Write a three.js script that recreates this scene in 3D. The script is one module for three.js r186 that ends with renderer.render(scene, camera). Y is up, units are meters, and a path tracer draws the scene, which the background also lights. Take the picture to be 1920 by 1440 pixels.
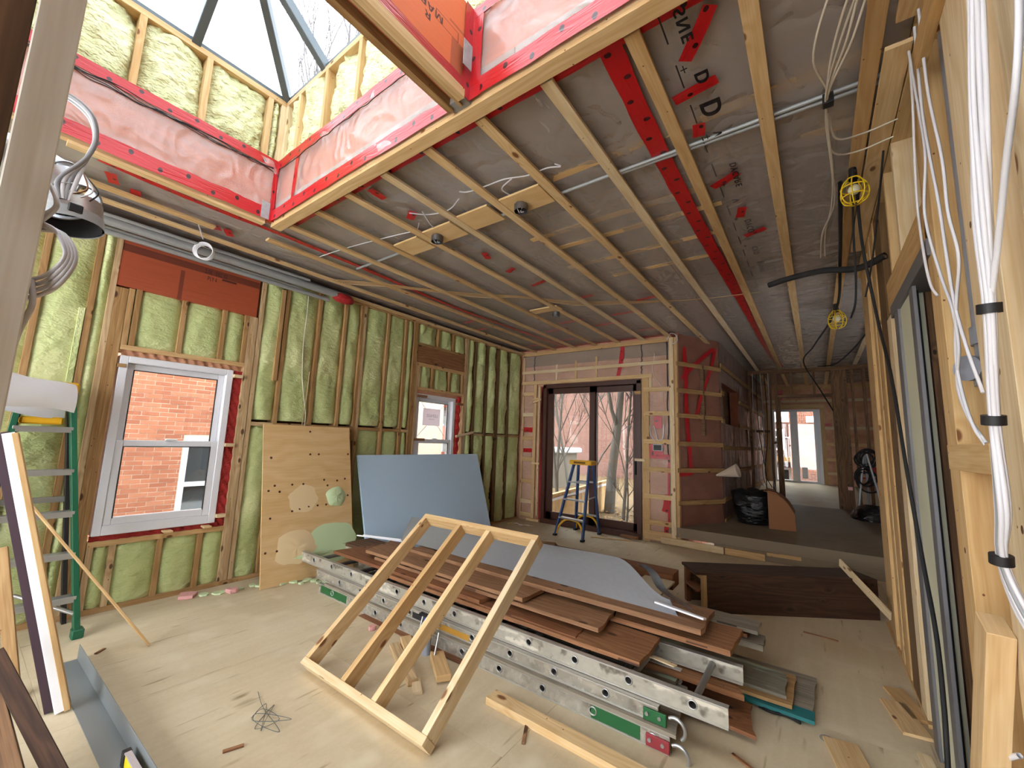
import * as THREE from 'three';
import { mergeGeometries } from 'three/addons/utils/BufferGeometryUtils.js';

// ---------------------------------------------------------------- camera, sky, exposure
const scene = new THREE.Scene();
const camera = new THREE.PerspectiveCamera(86.06, 1920 / 1440, 0.02, 400);
camera.position.set(0, 1.425, 0);
camera.rotation.set(0.135514, 0.63619, 0.03551, 'YXZ');
scene.background = new THREE.Color(0.93, 0.97, 1.0);          // even white overcast
scene.backgroundIntensity = 9;
const renderer = new THREE.WebGLRenderer({ antialias: true });
renderer.toneMapping = THREE.LinearToneMapping;
renderer.toneMappingExposure = 1.38;
renderer.shadowMap.enabled = true;

// ---------------------------------------------------------------- helpers
let seed = 20240;
const rnd = () => { seed = (seed + 0x6D2B79F5) | 0; let t = Math.imul(seed ^ (seed >>> 15), 1 | seed); t = (t + Math.imul(t ^ (t >>> 7), 61 | t)) ^ t; return ((t ^ (t >>> 14)) >>> 0) / 4294967296; };
const rr = (a, b) => a + (b - a) * rnd();
const V = (x, y, z) => new THREE.Vector3(x, y, z);
const lerp = (a, b, t) => a + (b - a) * t, clamp = (x, a = 0, b = 1) => Math.min(b, Math.max(a, x));
const sst = (a, b, x) => { const t = clamp((x - a) / (b - a)); return t * t * (3 - 2 * t); };
const hash = (x, y, s) => { let h = Math.imul(x, 374761393) + Math.imul(y, 668265263) + Math.imul(s, 2147483647 ^ 99991); h = Math.imul(h ^ (h >>> 13), 1274126177); return ((h ^ (h >>> 16)) >>> 0) / 4294967296; };
function vn(x, y, px, py, s) {            // value noise, periodic in px, py cells (0 = not periodic)
  const xi = Math.floor(x), yi = Math.floor(y), fx = x - xi, fy = y - yi, u = fx * fx * (3 - 2 * fx), v = fy * fy * (3 - 2 * fy);
  const m = (a, p) => p ? ((a % p) + p) % p : a;
  const a = hash(m(xi, px), m(yi, py), s), b = hash(m(xi + 1, px), m(yi, py), s), c = hash(m(xi, px), m(yi + 1, py), s), d = hash(m(xi + 1, px), m(yi + 1, py), s);
  return a + (b - a) * u + (c - a) * v + (a - b - c + d) * u * v;
}
function fbm(x, y, px, py, oct, s) { let r = 0, a = 0.5, n = 0; for (let i = 0; i < oct; i++) { r += a * vn(x, y, px, py, s + i * 7); n += a; a *= 0.5; x *= 2; y *= 2; px *= 2; py *= 2; } return r / n; }
function tex(w, h, fn, wm, hm, srgb = true) {   // fn(u, v) -> [r, g, b] or a grey; wm, hm: size in metres
  const d = new Uint8Array(w * h * 4);
  for (let y = 0; y < h; y++) for (let x = 0; x < w; x++) {
    let c = fn((x + 0.5) / w, (y + 0.5) / h); if (typeof c === 'number') c = [c, c, c];
    const k = (y * w + x) * 4; d[k] = clamp(c[0]) * 255; d[k + 1] = clamp(c[1]) * 255; d[k + 2] = clamp(c[2]) * 255; d[k + 3] = 255;
  }
  return fin(new THREE.DataTexture(d, w, h), wm, hm, srgb);
}
function fin(t, wm, hm, srgb = true) { t.wrapS = t.wrapT = THREE.RepeatWrapping; t.magFilter = THREE.LinearFilter; if (srgb) t.colorSpace = THREE.SRGBColorSpace; t.repeat.set(1 / wm, 1 / hm); t.needsUpdate = true; return t; }
function canvasTex(w, h, draw, wm = 1, hm = 1) { const c = document.createElement('canvas'); c.width = w; c.height = h; draw(c.getContext('2d'), w, h); const t = new THREE.CanvasTexture(c); return fin(t, wm, hm); }
const hex = (h) => [(h >> 16 & 255) / 255, (h >> 8 & 255) / 255, (h & 255) / 255];
const mixc = (a, b, t) => [lerp(a[0], b[0], t), lerp(a[1], b[1], t), lerp(a[2], b[2], t)];
const mat = (o) => new THREE.MeshStandardMaterial({ roughness: 0.8, ...o });
const phys = (o) => new THREE.MeshPhysicalMaterial({ roughness: 0.5, ...o });

// chamfered board, centred; g = axis of the grain; uv in metres with u along the grain
function boxG(sx, sy, sz, g = 0, ch = 0.0015) {
  const h = [sx / 2, sy / 2, sz / 2]; ch = Math.min(ch, ...h.map((v) => v * 0.4));
  const pos = [], nor = [], uv = [], ou = rnd() * 4, ov = rnd() * 4;
  const tri = (a, b, c) => {
    const e1 = [b[0] - a[0], b[1] - a[1], b[2] - a[2]], e2 = [c[0] - a[0], c[1] - a[1], c[2] - a[2]];
    let n = [e1[1] * e2[2] - e1[2] * e2[1], e1[2] * e2[0] - e1[0] * e2[2], e1[0] * e2[1] - e1[1] * e2[0]];
    const m = [a[0] + b[0] + c[0], a[1] + b[1] + c[1], a[2] + b[2] + c[2]];
    const hn = [m[0] / h[0], m[1] / h[1], m[2] / h[2]];
    if (n[0] * hn[0] + n[1] * hn[1] + n[2] * hn[2] < 0) { [b, c] = [c, b]; n = n.map((v) => -v); }
    const l = Math.hypot(...n) || 1; n = n.map((v) => v / l);
    const an = n.map(Math.abs), mx = an[0] >= an[1] && an[0] >= an[2] ? 0 : an[1] >= an[2] ? 1 : 2;
    for (const p of [a, b, c]) {
      pos.push(...p); nor.push(...n);
      if (mx === g) uv.push(p[(g + 1) % 3] * 0.25 + ou, p[(g + 2) % 3] + ov); else uv.push(p[g] + ou, p[3 - g - mx] + ov + mx * 0.37);
    }
  };
  const quad = (a, b, c, d) => { tri(a, b, c); tri(a, c, d); };
  const P = (s, full) => s.map((v, i) => v * (i === full ? h[i] : h[i] - ch));
  for (let a = 0; a < 3; a++) { const b = (a + 1) % 3, c = (a + 2) % 3; for (const s of [-1, 1]) { const q = [[-1, -1], [1, -1], [1, 1], [-1, 1]].map(([u, v]) => { const t = [0, 0, 0]; t[a] = s; t[b] = u; t[c] = v; return P(t, a); }); quad(...q); } }
  for (let a = 0; a < 3; a++) { const b = (a + 1) % 3, c = (a + 2) % 3; for (const s of [-1, 1]) for (const t of [-1, 1]) { const S = (w) => { const q = [0, 0, 0]; q[a] = w; q[b] = s; q[c] = t; return q; }; quad(P(S(-1), b), P(S(1), b), P(S(1), c), P(S(-1), c)); } }
  for (const x of [-1, 1]) for (const y of [-1, 1]) for (const z of [-1, 1]) tri(P([x, y, z], 0), P([x, y, z], 1), P([x, y, z], 2));
  const G = new THREE.BufferGeometry();
  G.setAttribute('position', new THREE.Float32BufferAttribute(pos, 3)); G.setAttribute('normal', new THREE.Float32BufferAttribute(nor, 3)); G.setAttribute('uv', new THREE.Float32BufferAttribute(uv, 2));
  return G;
}
const taken = {};
const numbered = (n) => { const k = taken[n] = (taken[n] ?? -1) + 1; return k ? `${n}_${String(k).padStart(3, '0')}` : n; };
function put(o, parent) {                 // parents made here are never turned before their children are in
  o.castShadow = o.receiveShadow = true;
  if (parent && parent !== scene) { for (let q = parent; q && q !== scene; q = q.parent) o.position.sub(q.position); parent.add(o); } else scene.add(o);
  return o;
}
function mesh(name, geo, m, parent = scene) { const o = new THREE.Mesh(geo, m); o.name = numbered(name); return put(o, parent); }
function thing(name, label, category, p = [0, 0, 0], group) { const o = new THREE.Group(); o.name = numbered(name); o.position.set(...p); scene.add(o); return tag(o, label, category, group); }
function tag(o, label, category, group) { o.userData = { label, category }; if (group) o.userData.group = group; return o; }
function struct(name, label, p = [0, 0, 0]) { const o = new THREE.Group(); o.name = numbered(name); o.position.set(...p); o.userData = { kind: 'structure', label }; scene.add(o); return o; }
function box(name, X, Y, Z, m, parent, g, ch) {
  const s = [X[1] - X[0], Y[1] - Y[0], Z[1] - Z[0]].map(Math.abs); if (g === undefined) g = s.indexOf(Math.max(...s));
  const o = new THREE.Mesh(boxG(...s, g, ch), m); o.name = numbered(name); o.position.set((X[0] + X[1]) / 2, (Y[0] + Y[1]) / 2, (Z[0] + Z[1]) / 2);
  return put(o, parent);
}
// board between two points: length along a-b, w along `up`, t across
function beam(name, a, b, w, t, m, parent, up = [0, 1, 0], ch) {
  const A = V(...a), B = V(...b), X = B.clone().sub(A), L = X.length(); X.normalize();
  const U = V(...up), Y = U.clone().addScaledVector(X, -U.dot(X)).normalize(), Z = X.clone().cross(Y);
  const o = new THREE.Mesh(boxG(L, w, t, 0, ch), m); o.name = numbered(name);
  o.quaternion.setFromRotationMatrix(new THREE.Matrix4().makeBasis(X, Y, Z)); o.position.copy(A.add(B).multiplyScalar(0.5));
  return put(o, parent);
}
function tubeG(pts, r, seg, rad = 6, closed = false) { const c = new THREE.CatmullRomCurve3(pts.map((p) => V(...p)), closed, 'centripetal'); return new THREE.TubeGeometry(c, seg ?? pts.length * 6, r, rad, closed); }
const tube = (name, pts, r, m, parent, seg, rad) => mesh(name, tubeG(pts, r, seg, rad), m, parent);
function cyl(name, a, b, r, m, parent, r2 = r, rad = 16, open = false) {
  const A = V(...a), B = V(...b), d = B.clone().sub(A), L = d.length();
  const G = new THREE.CylinderGeometry(r2, r, L, rad, 1, open), o = new THREE.Mesh(G, m); o.name = numbered(name);
  o.quaternion.setFromUnitVectors(V(0, 1, 0), d.normalize()); o.position.copy(A.add(B).multiplyScalar(0.5)); return put(o, parent);
}
// grid O + u*U + v*V moved by fn(u, v) along N (metres); uv in metres
function gridG(O, U, W, nu, nv, fn, two = 0) {
  const o = V(...O), u = V(...U), w = V(...W), n = u.clone().cross(w).normalize(), Lu = u.length(), Lw = w.length(), pos = [], uv = [], idx = [];
  for (let j = 0; j <= nv; j++) for (let i = 0; i <= nu; i++) { const a = i / nu, b = j / nv, p = o.clone().addScaledVector(u, a).addScaledVector(w, b).addScaledVector(n, fn(a, b, a * Lu, b * Lw)); pos.push(p.x, p.y, p.z); uv.push(a * Lu, b * Lw); }
  for (let j = 0; j < nv; j++) for (let i = 0; i < nu; i++) { const k = j * (nu + 1) + i; idx.push(k, k + 1, k + nu + 2, k, k + nu + 2, k + nu + 1); }
  const G = new THREE.BufferGeometry(); G.setAttribute('position', new THREE.Float32BufferAttribute(pos, 3)); G.setAttribute('uv', new THREE.Float32BufferAttribute(uv, 2)); G.setIndex(idx); G.computeVertexNormals(); return G;
}
// thick sheet with a rim from a grid (top surface fn, underside t below)
function slabG(O, U, W, nu, nv, fn, t) {
  const a = gridG(O, U, W, nu, nv, fn), b = gridG(O, U, W, nu, nv, (x, y, p, q) => fn(x, y, p, q) - t);
  const ib = b.index.array; for (let i = 0; i < ib.length; i += 3) { const s = ib[i]; ib[i] = ib[i + 1]; ib[i + 1] = s; } b.computeVertexNormals();
  const A = a.attributes.position, B = b.attributes.position, pos = [], uv = [], ring = [];
  for (let i = 0; i < nu; i++) ring.push(i); for (let j = 0; j < nv; j++) ring.push(j * (nu + 1) + nu); for (let i = nu; i > 0; i--) ring.push(nv * (nu + 1) + i); for (let j = nv; j > 0; j--) ring.push(j * (nu + 1));
  for (let k = 0; k < ring.length; k++) { const p = ring[k], q = ring[(k + 1) % ring.length], v = [[A, p], [B, p], [B, q], [A, p], [B, q], [A, q]]; for (const [S, i] of v) { pos.push(S.getX(i), S.getY(i), S.getZ(i)); uv.push(k * 0.05, S === A ? 0 : 0.02); } }
  const r = new THREE.BufferGeometry(); r.setAttribute('position', new THREE.Float32BufferAttribute(pos, 3)); r.setAttribute('uv', new THREE.Float32BufferAttribute(uv, 2)); r.computeVertexNormals();
  return mergeGeometries([a.toNonIndexed(), b.toNonIndexed(), r]);
}
// outline in the plane of two axes, extruded: pts [[u, v]...], holes likewise
function plateG(pts, depth, holes = [], bevel = 0) {
  const s = new THREE.Shape(pts.map(([x, y]) => new THREE.Vector2(x, y)));
  for (const h of holes) s.holes.push(new THREE.Path(h.map(([x, y]) => new THREE.Vector2(x, y))));
  return new THREE.ExtrudeGeometry(s, { depth, bevelEnabled: bevel > 0, bevelSize: bevel, bevelThickness: bevel, bevelSegments: 1, curveSegments: 10 });
}
const circle = (x, y, r, n = 14) => Array.from({ length: n }, (_, i) => [x + r * Math.cos(i / n * 6.28318), y + r * Math.sin(i / n * 6.28318)]);
const basis = (X, Y, Z, P) => new THREE.Matrix4().makeBasis(V(...X), V(...Y), V(...Z)).setPosition(...P);
// ribbon along a polyline, lying across `side`
function ribbonG(pts, width, nrm, th = 0.0008, jag = 0) {
  const c = new THREE.CatmullRomCurve3(pts.map((p) => V(...p)), false, 'centripetal'), L = c.getLength(), n = Math.max(2, Math.ceil(L / 0.12)), N = V(...nrm).normalize(), pos = [], uv = [], idx = [];
  for (let i = 0; i <= n; i++) { const p = c.getPointAt(i / n), d = c.getTangentAt(i / n), s = d.clone().cross(N).normalize(); for (const [k, t] of [[-1, 0], [1, 0]]) { const q = p.clone().addScaledVector(s, k * width * 0.5 * (1 + jag * (rnd() - 0.5))).addScaledVector(N, th * (1 + 4 * jag * rnd())); pos.push(q.x, q.y, q.z); uv.push(i / n * L, k < 0 ? 0 : 1); } }
  for (let i = 0; i < n; i++) { const k = i * 2; idx.push(k, k + 1, k + 3, k, k + 3, k + 2); }
  const G = new THREE.BufferGeometry(); G.setAttribute('position', new THREE.Float32BufferAttribute(pos, 3)); G.setAttribute('uv', new THREE.Float32BufferAttribute(uv, 2)); G.setIndex(idx); G.computeVertexNormals(); return G;
}

// ---------------------------------------------------------------- textures
function grainTex(light, dark, knot, contrast, rings, sd, wm = 1.6, hm = 0.4, nk = 5) {
  const kn = Array.from({ length: nk }, () => [rnd(), rnd(), rr(0.012, 0.03)]);
  const dots = Array.from({ length: nk * 3 }, () => [rnd(), rnd()]);
  return tex(1024, 256, (u, v) => {
    for (const [a, b] of dots) if (Math.hypot((u - a) * wm, (v - b) * hm) < 0.0035) return knot;
    let w = fbm(u * 3, v * 4, 3, 4, 3, sd) * 1.6, k = 0;
    for (const [a, b, r] of kn) { let du = Math.abs(u - a), dv = Math.abs(v - b); du = Math.min(du, 1 - du) * wm; dv = Math.min(dv, 1 - dv) * hm; const q = Math.hypot(du * 0.5, dv) / r; k = Math.max(k, 1 - q * 1.6); w += 0.55 * Math.exp(-q * q * 0.5); }
    const s = Math.sin((v * rings + w * 2.2) * 6.28318), f = fbm(u * 12, v * 90, 12, 90, 2, sd + 31), b = fbm(u * 2, v * 2, 2, 2, 3, sd + 77);
    const t = clamp(0.5 + contrast * (0.28 * s + 0.9 * (f - 0.5) + 0.9 * (b - 0.5)));
    return k > 0 ? mixc(mixc(light, dark, t), knot, clamp(k * 2.2)) : mixc(light, dark, t);
  }, wm, hm);
}
const T = {
  pine: grainTex(hex(0xe4d3b3), hex(0xc8ab80), hex(0x7a5232), 0.65, 7, 11),
  pineOld: grainTex(hex(0xcbb18a), hex(0x9d7d56), hex(0x553822), 0.7, 7, 41),
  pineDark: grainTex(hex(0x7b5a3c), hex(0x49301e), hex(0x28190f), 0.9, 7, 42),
  plank: grainTex(hex(0xa37a58), hex(0x775338), hex(0x43291a), 0.65, 9, 51),
  grey: grainTex(hex(0x9b9080), hex(0x70685a), hex(0x3c3630), 0.8, 9, 61),
  fir: grainTex(hex(0xdfc193), hex(0xc9a26a), hex(0x5c3418), 0.5, 5, 71, 1.6, 0.8, 0),
  lvl: grainTex(hex(0xc86a44), hex(0xa54e30), hex(0x74301b), 0.8, 5, 81, 1.6, 0.4, 0),
  pineLit: grainTex(hex(0xf0e9dd), hex(0xd8cab6), hex(0x8a6a50), 0.8, 4, 91),  // pale pine with skylight painted into its tone
  floor: tex(1024, 1024, (u, v) => {
    const b = fbm(u * 5, v * 5, 5, 5, 4, 3), s = fbm(u * 5, v * 90, 5, 90, 3, 5), d = fbm(u * 14, v * 14, 14, 14, 3, 9), g = fbm(u * 200, v * 200, 200, 200, 2, 15), m = fbm(u * 9, v * 60, 9, 60, 3, 19);
    let c = mixc(hex(0xd4c5a8), hex(0xbba98a), clamp(0.5 + 1.0 * (b - 0.5) + 0.35 * (s - 0.5) + 0.25 * (g - 0.5)));
    if (d > 0.62) c = mixc(c, hex(0xd6c9ae), (d - 0.62) * 2.5); if (m > 0.77) c = mixc(c, hex(0x8d7a5e), clamp((m - 0.77) * 6)); return c;
  }, 2.44, 2.44),
  noise: tex(512, 512, (u, v) => fbm(u * 24, v * 24, 24, 24, 5, 101), 1, 1, false),
  foam: tex(512, 512, (u, v) => { const a = fbm(u * 14, v * 26, 14, 26, 4, 107), b = fbm(u * 60, v * 90, 60, 90, 2, 111); return 0.75 * a + 0.25 * b; }, 0.7, 0.7, false),
  foamC: tex(256, 256, (u, v) => mixc(hex(0xced49c), hex(0xb4bf82), clamp(0.5 + 2.2 * (fbm(u * 5, v * 5, 5, 5, 4, 121) - 0.5))), 1.1, 1.1),
  foamUp: tex(256, 256, (u, v) => mixc(hex(0xdcddb0), hex(0xc8ca98), clamp(0.5 + 2.2 * (fbm(u * 5, v * 5, 5, 5, 4, 125) - 0.5))), 1.1, 1.1),
  wrinkle: tex(1024, 1024, (u, v) => { const w = fbm(u * 6, v * 6, 6, 6, 3, 131); let r = 0; for (const [a, b, s] of [[10, 4, 133], [4, 12, 137], [22, 9, 139]]) r += 1 - Math.abs(2 * vn(u * a + w * 3, v * b + w * 2, a, b, s) - 1); return clamp(r / 3); }, 1.6, 1.6, false),
  pink: tex(256, 256, (u, v) => mixc(hex(0xd2a285), hex(0xb88465), clamp(0.5 + 2.2 * (fbm(u * 5, v * 7, 5, 7, 4, 141) - 0.5))), 0.9, 0.9),
  board: tex(256, 256, (u, v) => mixc(hex(0xa0948e), hex(0x91857f), clamp(0.5 + 1.4 * (fbm(u * 6, v * 6, 6, 6, 4, 151) - 0.5))), 1.2, 1.2),
  galv: tex(256, 256, (u, v) => { const x = Math.floor(u * 30 + 2 * vn(u * 12, v * 12, 12, 12, 161)), y = Math.floor(v * 30 + 2 * vn(u * 12, v * 12, 12, 12, 163)); const k = 0.68 + 0.06 * hash(x, y, 167); return [k, k * 1.01, k * 1.03]; }, 0.6, 0.6),
  alu: tex(512, 256, (u, v) => { const a = fbm(u * 10, v * 10, 10, 10, 5, 171), b = fbm(u * 16, v * 6, 16, 6, 4, 175), c = fbm(u * 40, v * 20, 40, 20, 3, 179); let k = mixc(hex(0xb8b3a8), hex(0x9d978b), c); k = mixc(k, hex(0xcdc6b6), 0.5 * clamp((a - 0.62) * 6)); return mixc(k, hex(0x7d776b), 0.7 * clamp((b - 0.6) * 6)); }, 1.3, 0.5),
  aluS: tex(512, 256, (u, v) => { const a = fbm(u * 10, v * 10, 10, 10, 5, 171), b = fbm(u * 16, v * 6, 16, 6, 4, 175), c = fbm(u * 40, v * 20, 40, 20, 3, 179); let k = mixc(hex(0xb9b4a8), hex(0xa09a8c), c); if (a > 0.6) k = mixc(k, hex(0xd4cebf), clamp((a - 0.6) * 9)); if (b > 0.64) k = mixc(k, hex(0x6f695e), clamp((b - 0.64) * 9)); return k; }, 1.3, 0.5),
  aluR: tex(256, 256, (u, v) => 0.3 + 0.45 * fbm(u * 16, v * 16, 16, 16, 4, 183), 0.5, 0.5, false),
  steel: tex(512, 256, (u, v) => { const a = fbm(u * 120, v * 60, 120, 60, 3, 191); return mixc(hex(0xb2b5b9), hex(0xacafb4), a); }, 2.4, 0.8),
  bag: tex(256, 256, (u, v) => fbm(u * 9, v * 9, 9, 9, 4, 197), 0.5, 0.5, false),
  greyGreen: tex(512, 256, (u, v) => { const a = fbm(u * 6, v * 10, 6, 10, 5, 201), s = fbm(u * 6, v * 70, 6, 70, 2, 205); let k = mixc(hex(0x8d8676), hex(0x6b6557), s); if (a > 0.5) k = mixc(k, hex(0x93a48d), clamp((a - 0.5) * 8)); return k; }, 1.2, 0.4),
  tape: canvasTex(512, 64, (c, w, h) => { c.fillStyle = '#b4141c'; c.fillRect(0, 0, w, h); c.fillStyle = '#3a1014'; for (let i = 0; i < 4; i++) { c.beginPath(); c.arc(64 + i * 128, 20 + (i % 2) * 24, 11, 0, 7); c.fill(); } }, 0.6, 1),
};
const bump = (t, s) => ({ bumpMap: t, bumpScale: s });
const M = {
  pine: mat({ map: T.pine, ...bump(T.noise, 0.0006) }),
  pineL: [0xffffff, 0xf4e6d2, 0xfff3e0, 0xe9d6ba].map((c) => mat({ map: T.pine, color: c, ...bump(T.noise, 0.0006) })),
  stud: [0xffffff, 0xe8d8c0, 0xd9c6a8].map((c) => mat({ map: T.pineOld, color: c, ...bump(T.noise, 0.0008) })),
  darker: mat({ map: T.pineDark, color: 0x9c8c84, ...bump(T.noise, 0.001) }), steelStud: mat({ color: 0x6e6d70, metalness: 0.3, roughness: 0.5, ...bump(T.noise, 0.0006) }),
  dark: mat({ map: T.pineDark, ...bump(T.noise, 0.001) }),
  plank: [0xffffff, 0xe3c9b4, 0xfff0e0].map((c) => mat({ map: T.plank, color: c, roughness: 0.75, ...bump(T.noise, 0.0012) })),
  grey: mat({ map: T.grey, ...bump(T.noise, 0.0012) }),
  fir: mat({ map: T.fir, ...bump(T.noise, 0.0005) }),
  lvl: mat({ map: T.lvl, roughness: 0.65, ...bump(T.noise, 0.0006) }),
  floor: mat({ map: T.floor, roughness: 0.7, ...bump(T.noise, 0.0012) }),
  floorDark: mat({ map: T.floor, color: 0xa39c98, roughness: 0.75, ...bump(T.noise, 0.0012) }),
  foam: mat({ map: T.foamC, roughness: 0.55, ...bump(T.foam, 0.012) }),
  foamUp: mat({ map: T.foamUp, roughness: 0.6, ...bump(T.foam, 0.03) }),
  sheath: mat({ map: T.pineOld, color: 0x9a8a70 }),
  film: phys({ color: 0xd8ccc2, transparent: true, opacity: 0.24, roughness: 0.2, ior: 1.5, side: THREE.DoubleSide, depthWrite: false, ...bump(T.wrinkle, 0.012) }),
  filmW: phys({ color: 0xe6dcd8, transparent: true, opacity: 0.3, roughness: 0.14, ior: 1.8, side: THREE.DoubleSide, depthWrite: false, ...bump(T.wrinkle, 0.03) }),
  filmC: phys({ color: 0xb9aea6, transparent: true, opacity: 0.52, roughness: 0.09, ior: 2.1, side: THREE.DoubleSide, depthWrite: false, ...bump(T.wrinkle, 0.02) }),
  pink: mat({ map: T.pink, roughness: 0.9, ...bump(T.noise, 0.006) }),
  board: mat({ map: T.board, roughness: 0.85 }),
  tape: phys({ map: T.tape, roughness: 0.3, side: THREE.DoubleSide, ...bump(T.wrinkle, 0.002) }),
  tapeBare: phys({ color: 0xae1a22, roughness: 0.32, side: THREE.DoubleSide, ...bump(T.wrinkle, 0.003) }),
  redwrap: phys({ color: 0xa3252b, roughness: 0.4, ...bump(T.wrinkle, 0.008) }),
  vinyl: mat({ color: 0xdfe0e6, roughness: 0.35 }),
  brown: mat({ color: 0x4a2a20, roughness: 0.45 }),
  black: mat({ color: 0x17161a, roughness: 0.55 }),
  rubber: mat({ color: 0x141416, roughness: 0.75 }),
  glass: phys({ color: 0xffffff, transmission: 1, thickness: 0, roughness: 0.02, ior: 1.5 }),
  tint: phys({ color: 0xe6e8e6, transmission: 1, thickness: 0, roughness: 0.02, ior: 1.5 }),
  galv: mat({ map: T.galv, metalness: 0.9, roughness: 0.32 }),
  galvDull: mat({ map: T.galv, color: 0xdfe0de, metalness: 0.35, roughness: 0.45 }),
  alu: mat({ map: T.alu, metalness: 0.35, roughness: 0.5, roughnessMap: T.aluR }),
  aluWorn: mat({ map: T.aluS, metalness: 0.3, roughness: 0.55 }), aluEdge: mat({ color: 0xb4b0a8, metalness: 0.5, roughness: 0.4, ...bump(T.noise, 0.0004) }),
  aluBright: mat({ color: 0xb9bbbb, metalness: 0.8, roughness: 0.35 }),
  steel: mat({ map: T.steel, color: 0xf2f2f4, metalness: 0.5, roughness: 0.3, ...bump(T.noise, 0.0012), side: THREE.DoubleSide }),
  bar: mat({ color: 0x5a6166, metalness: 0.4, roughness: 0.5 }),
  cable: mat({ color: 0xd3d1d6, roughness: 0.45 }),
  cableIn: mat({ color: 0xc9bfae, roughness: 0.5 }),
  cableGrey: mat({ color: 0x8f8f92, roughness: 0.5 }),
  pvcGrey: mat({ color: 0x8b8f9a, roughness: 0.4 }),
  yellow: mat({ color: 0xe0a91e, roughness: 0.45 }),
  yellowL: mat({ color: 0xe6c21c, roughness: 0.4 }),
  blueL: mat({ color: 0x274f86, roughness: 0.45 }),
  greenL: mat({ color: 0x10573c, roughness: 0.45, ...bump(T.noise, 0.001) }),
  white: mat({ color: 0xe9e9ee, roughness: 0.6 }),
  paper: mat({ color: 0xf2f3f8, roughness: 0.8, side: THREE.DoubleSide }),
  ground: mat({ map: T.floor, color: 0x8a8378 }),
};
const pick = (a) => a[Math.floor(rnd() * a.length)];

// ---------------------------------------------------------------- floor
const WL = -4.51, ZE = -6.42, CF = 3.125, WR = 0.40;      // left stud face, end wall face, ceiling film, right stud face
{
  const f = struct('floor', 'plywood subfloor dusty with sawdust and marks');
  box('subfloor', [-4.75, 2.2], [-0.25, -0.02], [ZE - 0.2, 3.2], M.dark, f, 0);
  for (let i = 0; i < 4; i++) for (let j = 0; j < 5; j++) {
    const x0 = -4.66 + i * 1.72, z1 = 3.2 - j * 2.44 + (i % 2) * 1.22 - 1.22, z0 = Math.max(z1 - 2.439, ZE - 0.15), zt = Math.min(z1, 3.2);
    if (zt - z0 > 0.05) box('plywood_sheet', [x0, x0 + 1.719], [-0.02, 0], [z0, zt], M.floor, f, 2, 0.0006);
  }
  // kitchen floor, two steps of slightly rising old floor behind
  const k = struct('floor_kitchen', 'dim dusty plywood floor of the rooms behind');
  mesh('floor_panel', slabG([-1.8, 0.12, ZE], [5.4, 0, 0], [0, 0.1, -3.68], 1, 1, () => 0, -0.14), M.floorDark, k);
  mesh('floor_panel', slabG([-1.8, 0.22, -10.1], [5.4, 0, 0], [0, 0.27, -3.2], 1, 1, () => 0, -0.14), M.floor, k);
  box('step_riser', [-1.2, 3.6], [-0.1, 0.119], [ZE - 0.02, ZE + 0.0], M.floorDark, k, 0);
  // lumber nailed along the step edge
  beam('step_lumber', [-1.9, 0.058, ZE + 0.03], [-1.07, 0.058, ZE + 0.07], 0.089, 0.036, M.pineL[0], k);
  beam('step_lumber', [-1.06, 0.055, ZE + 0.05], [-0.6, 0.05, ZE + 0.03], 0.085, 0.036, M.pineL[3], k);
  beam('step_lumber', [-0.58, 0.1, ZE + 0.03], [-0.22, 0.1, ZE + 0.0], 0.04, 0.036, M.pineL[3], k);
}

// ---------------------------------------------------------------- spray-foamed left wall
const foamFn = (sd, amp, edge, w, h, rec, hf = 0.35) => (a, b, p, q) => {
  const e = Math.min(p, w - p), ev = Math.min(q, h - q);
  return -rec - edge * Math.exp(-e / 0.018) - 0.012 * Math.exp(-ev / 0.02) + amp * ((fbm(p * 7, q * 4, 0, 0, 3, sd) - 0.5) * 1.5 + 0.5 * Math.sin(clamp(e / w * 2) * 1.5708)) + amp * hf * (fbm(p * 30, q * 40, 0, 0, 2, sd + 5) - 0.5);
};
let foamSeed = 300;
// bay on a wall x = const facing +x; z1 > z0
function foamX(parent, x, z0, z1, y0, y1, o = {}) {
  const w = z1 - z0, h = y1 - y0, nu = Math.max(5, Math.round(w / 0.022)), nv = Math.max(5, Math.round(h / 0.03));
  return mesh('foam_bay', gridG([x, y0, z1], [0, 0, -w], [0, h, 0], nu, nv, foamFn(foamSeed += 13, o.amp ?? 0.02, o.edge ?? 0.012, w, h, o.rec ?? 0.014, o.hf)), o.m ?? M.foam, parent);
}
function foamZ(parent, z, x0, x1, y0, y1, o = {}) {
  const w = x1 - x0, h = y1 - y0, nu = Math.max(5, Math.round(w / 0.025)), nv = Math.max(5, Math.round(h / 0.03));
  return mesh('foam_bay', gridG([x0, y0, z], [w, 0, 0], [0, h, 0], nu, nv, foamFn(foamSeed += 13, o.amp ?? 0.02, o.edge ?? 0.012, w, h, o.rec ?? 0.014, o.hf)), o.m ?? M.foam, parent);
}
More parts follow.
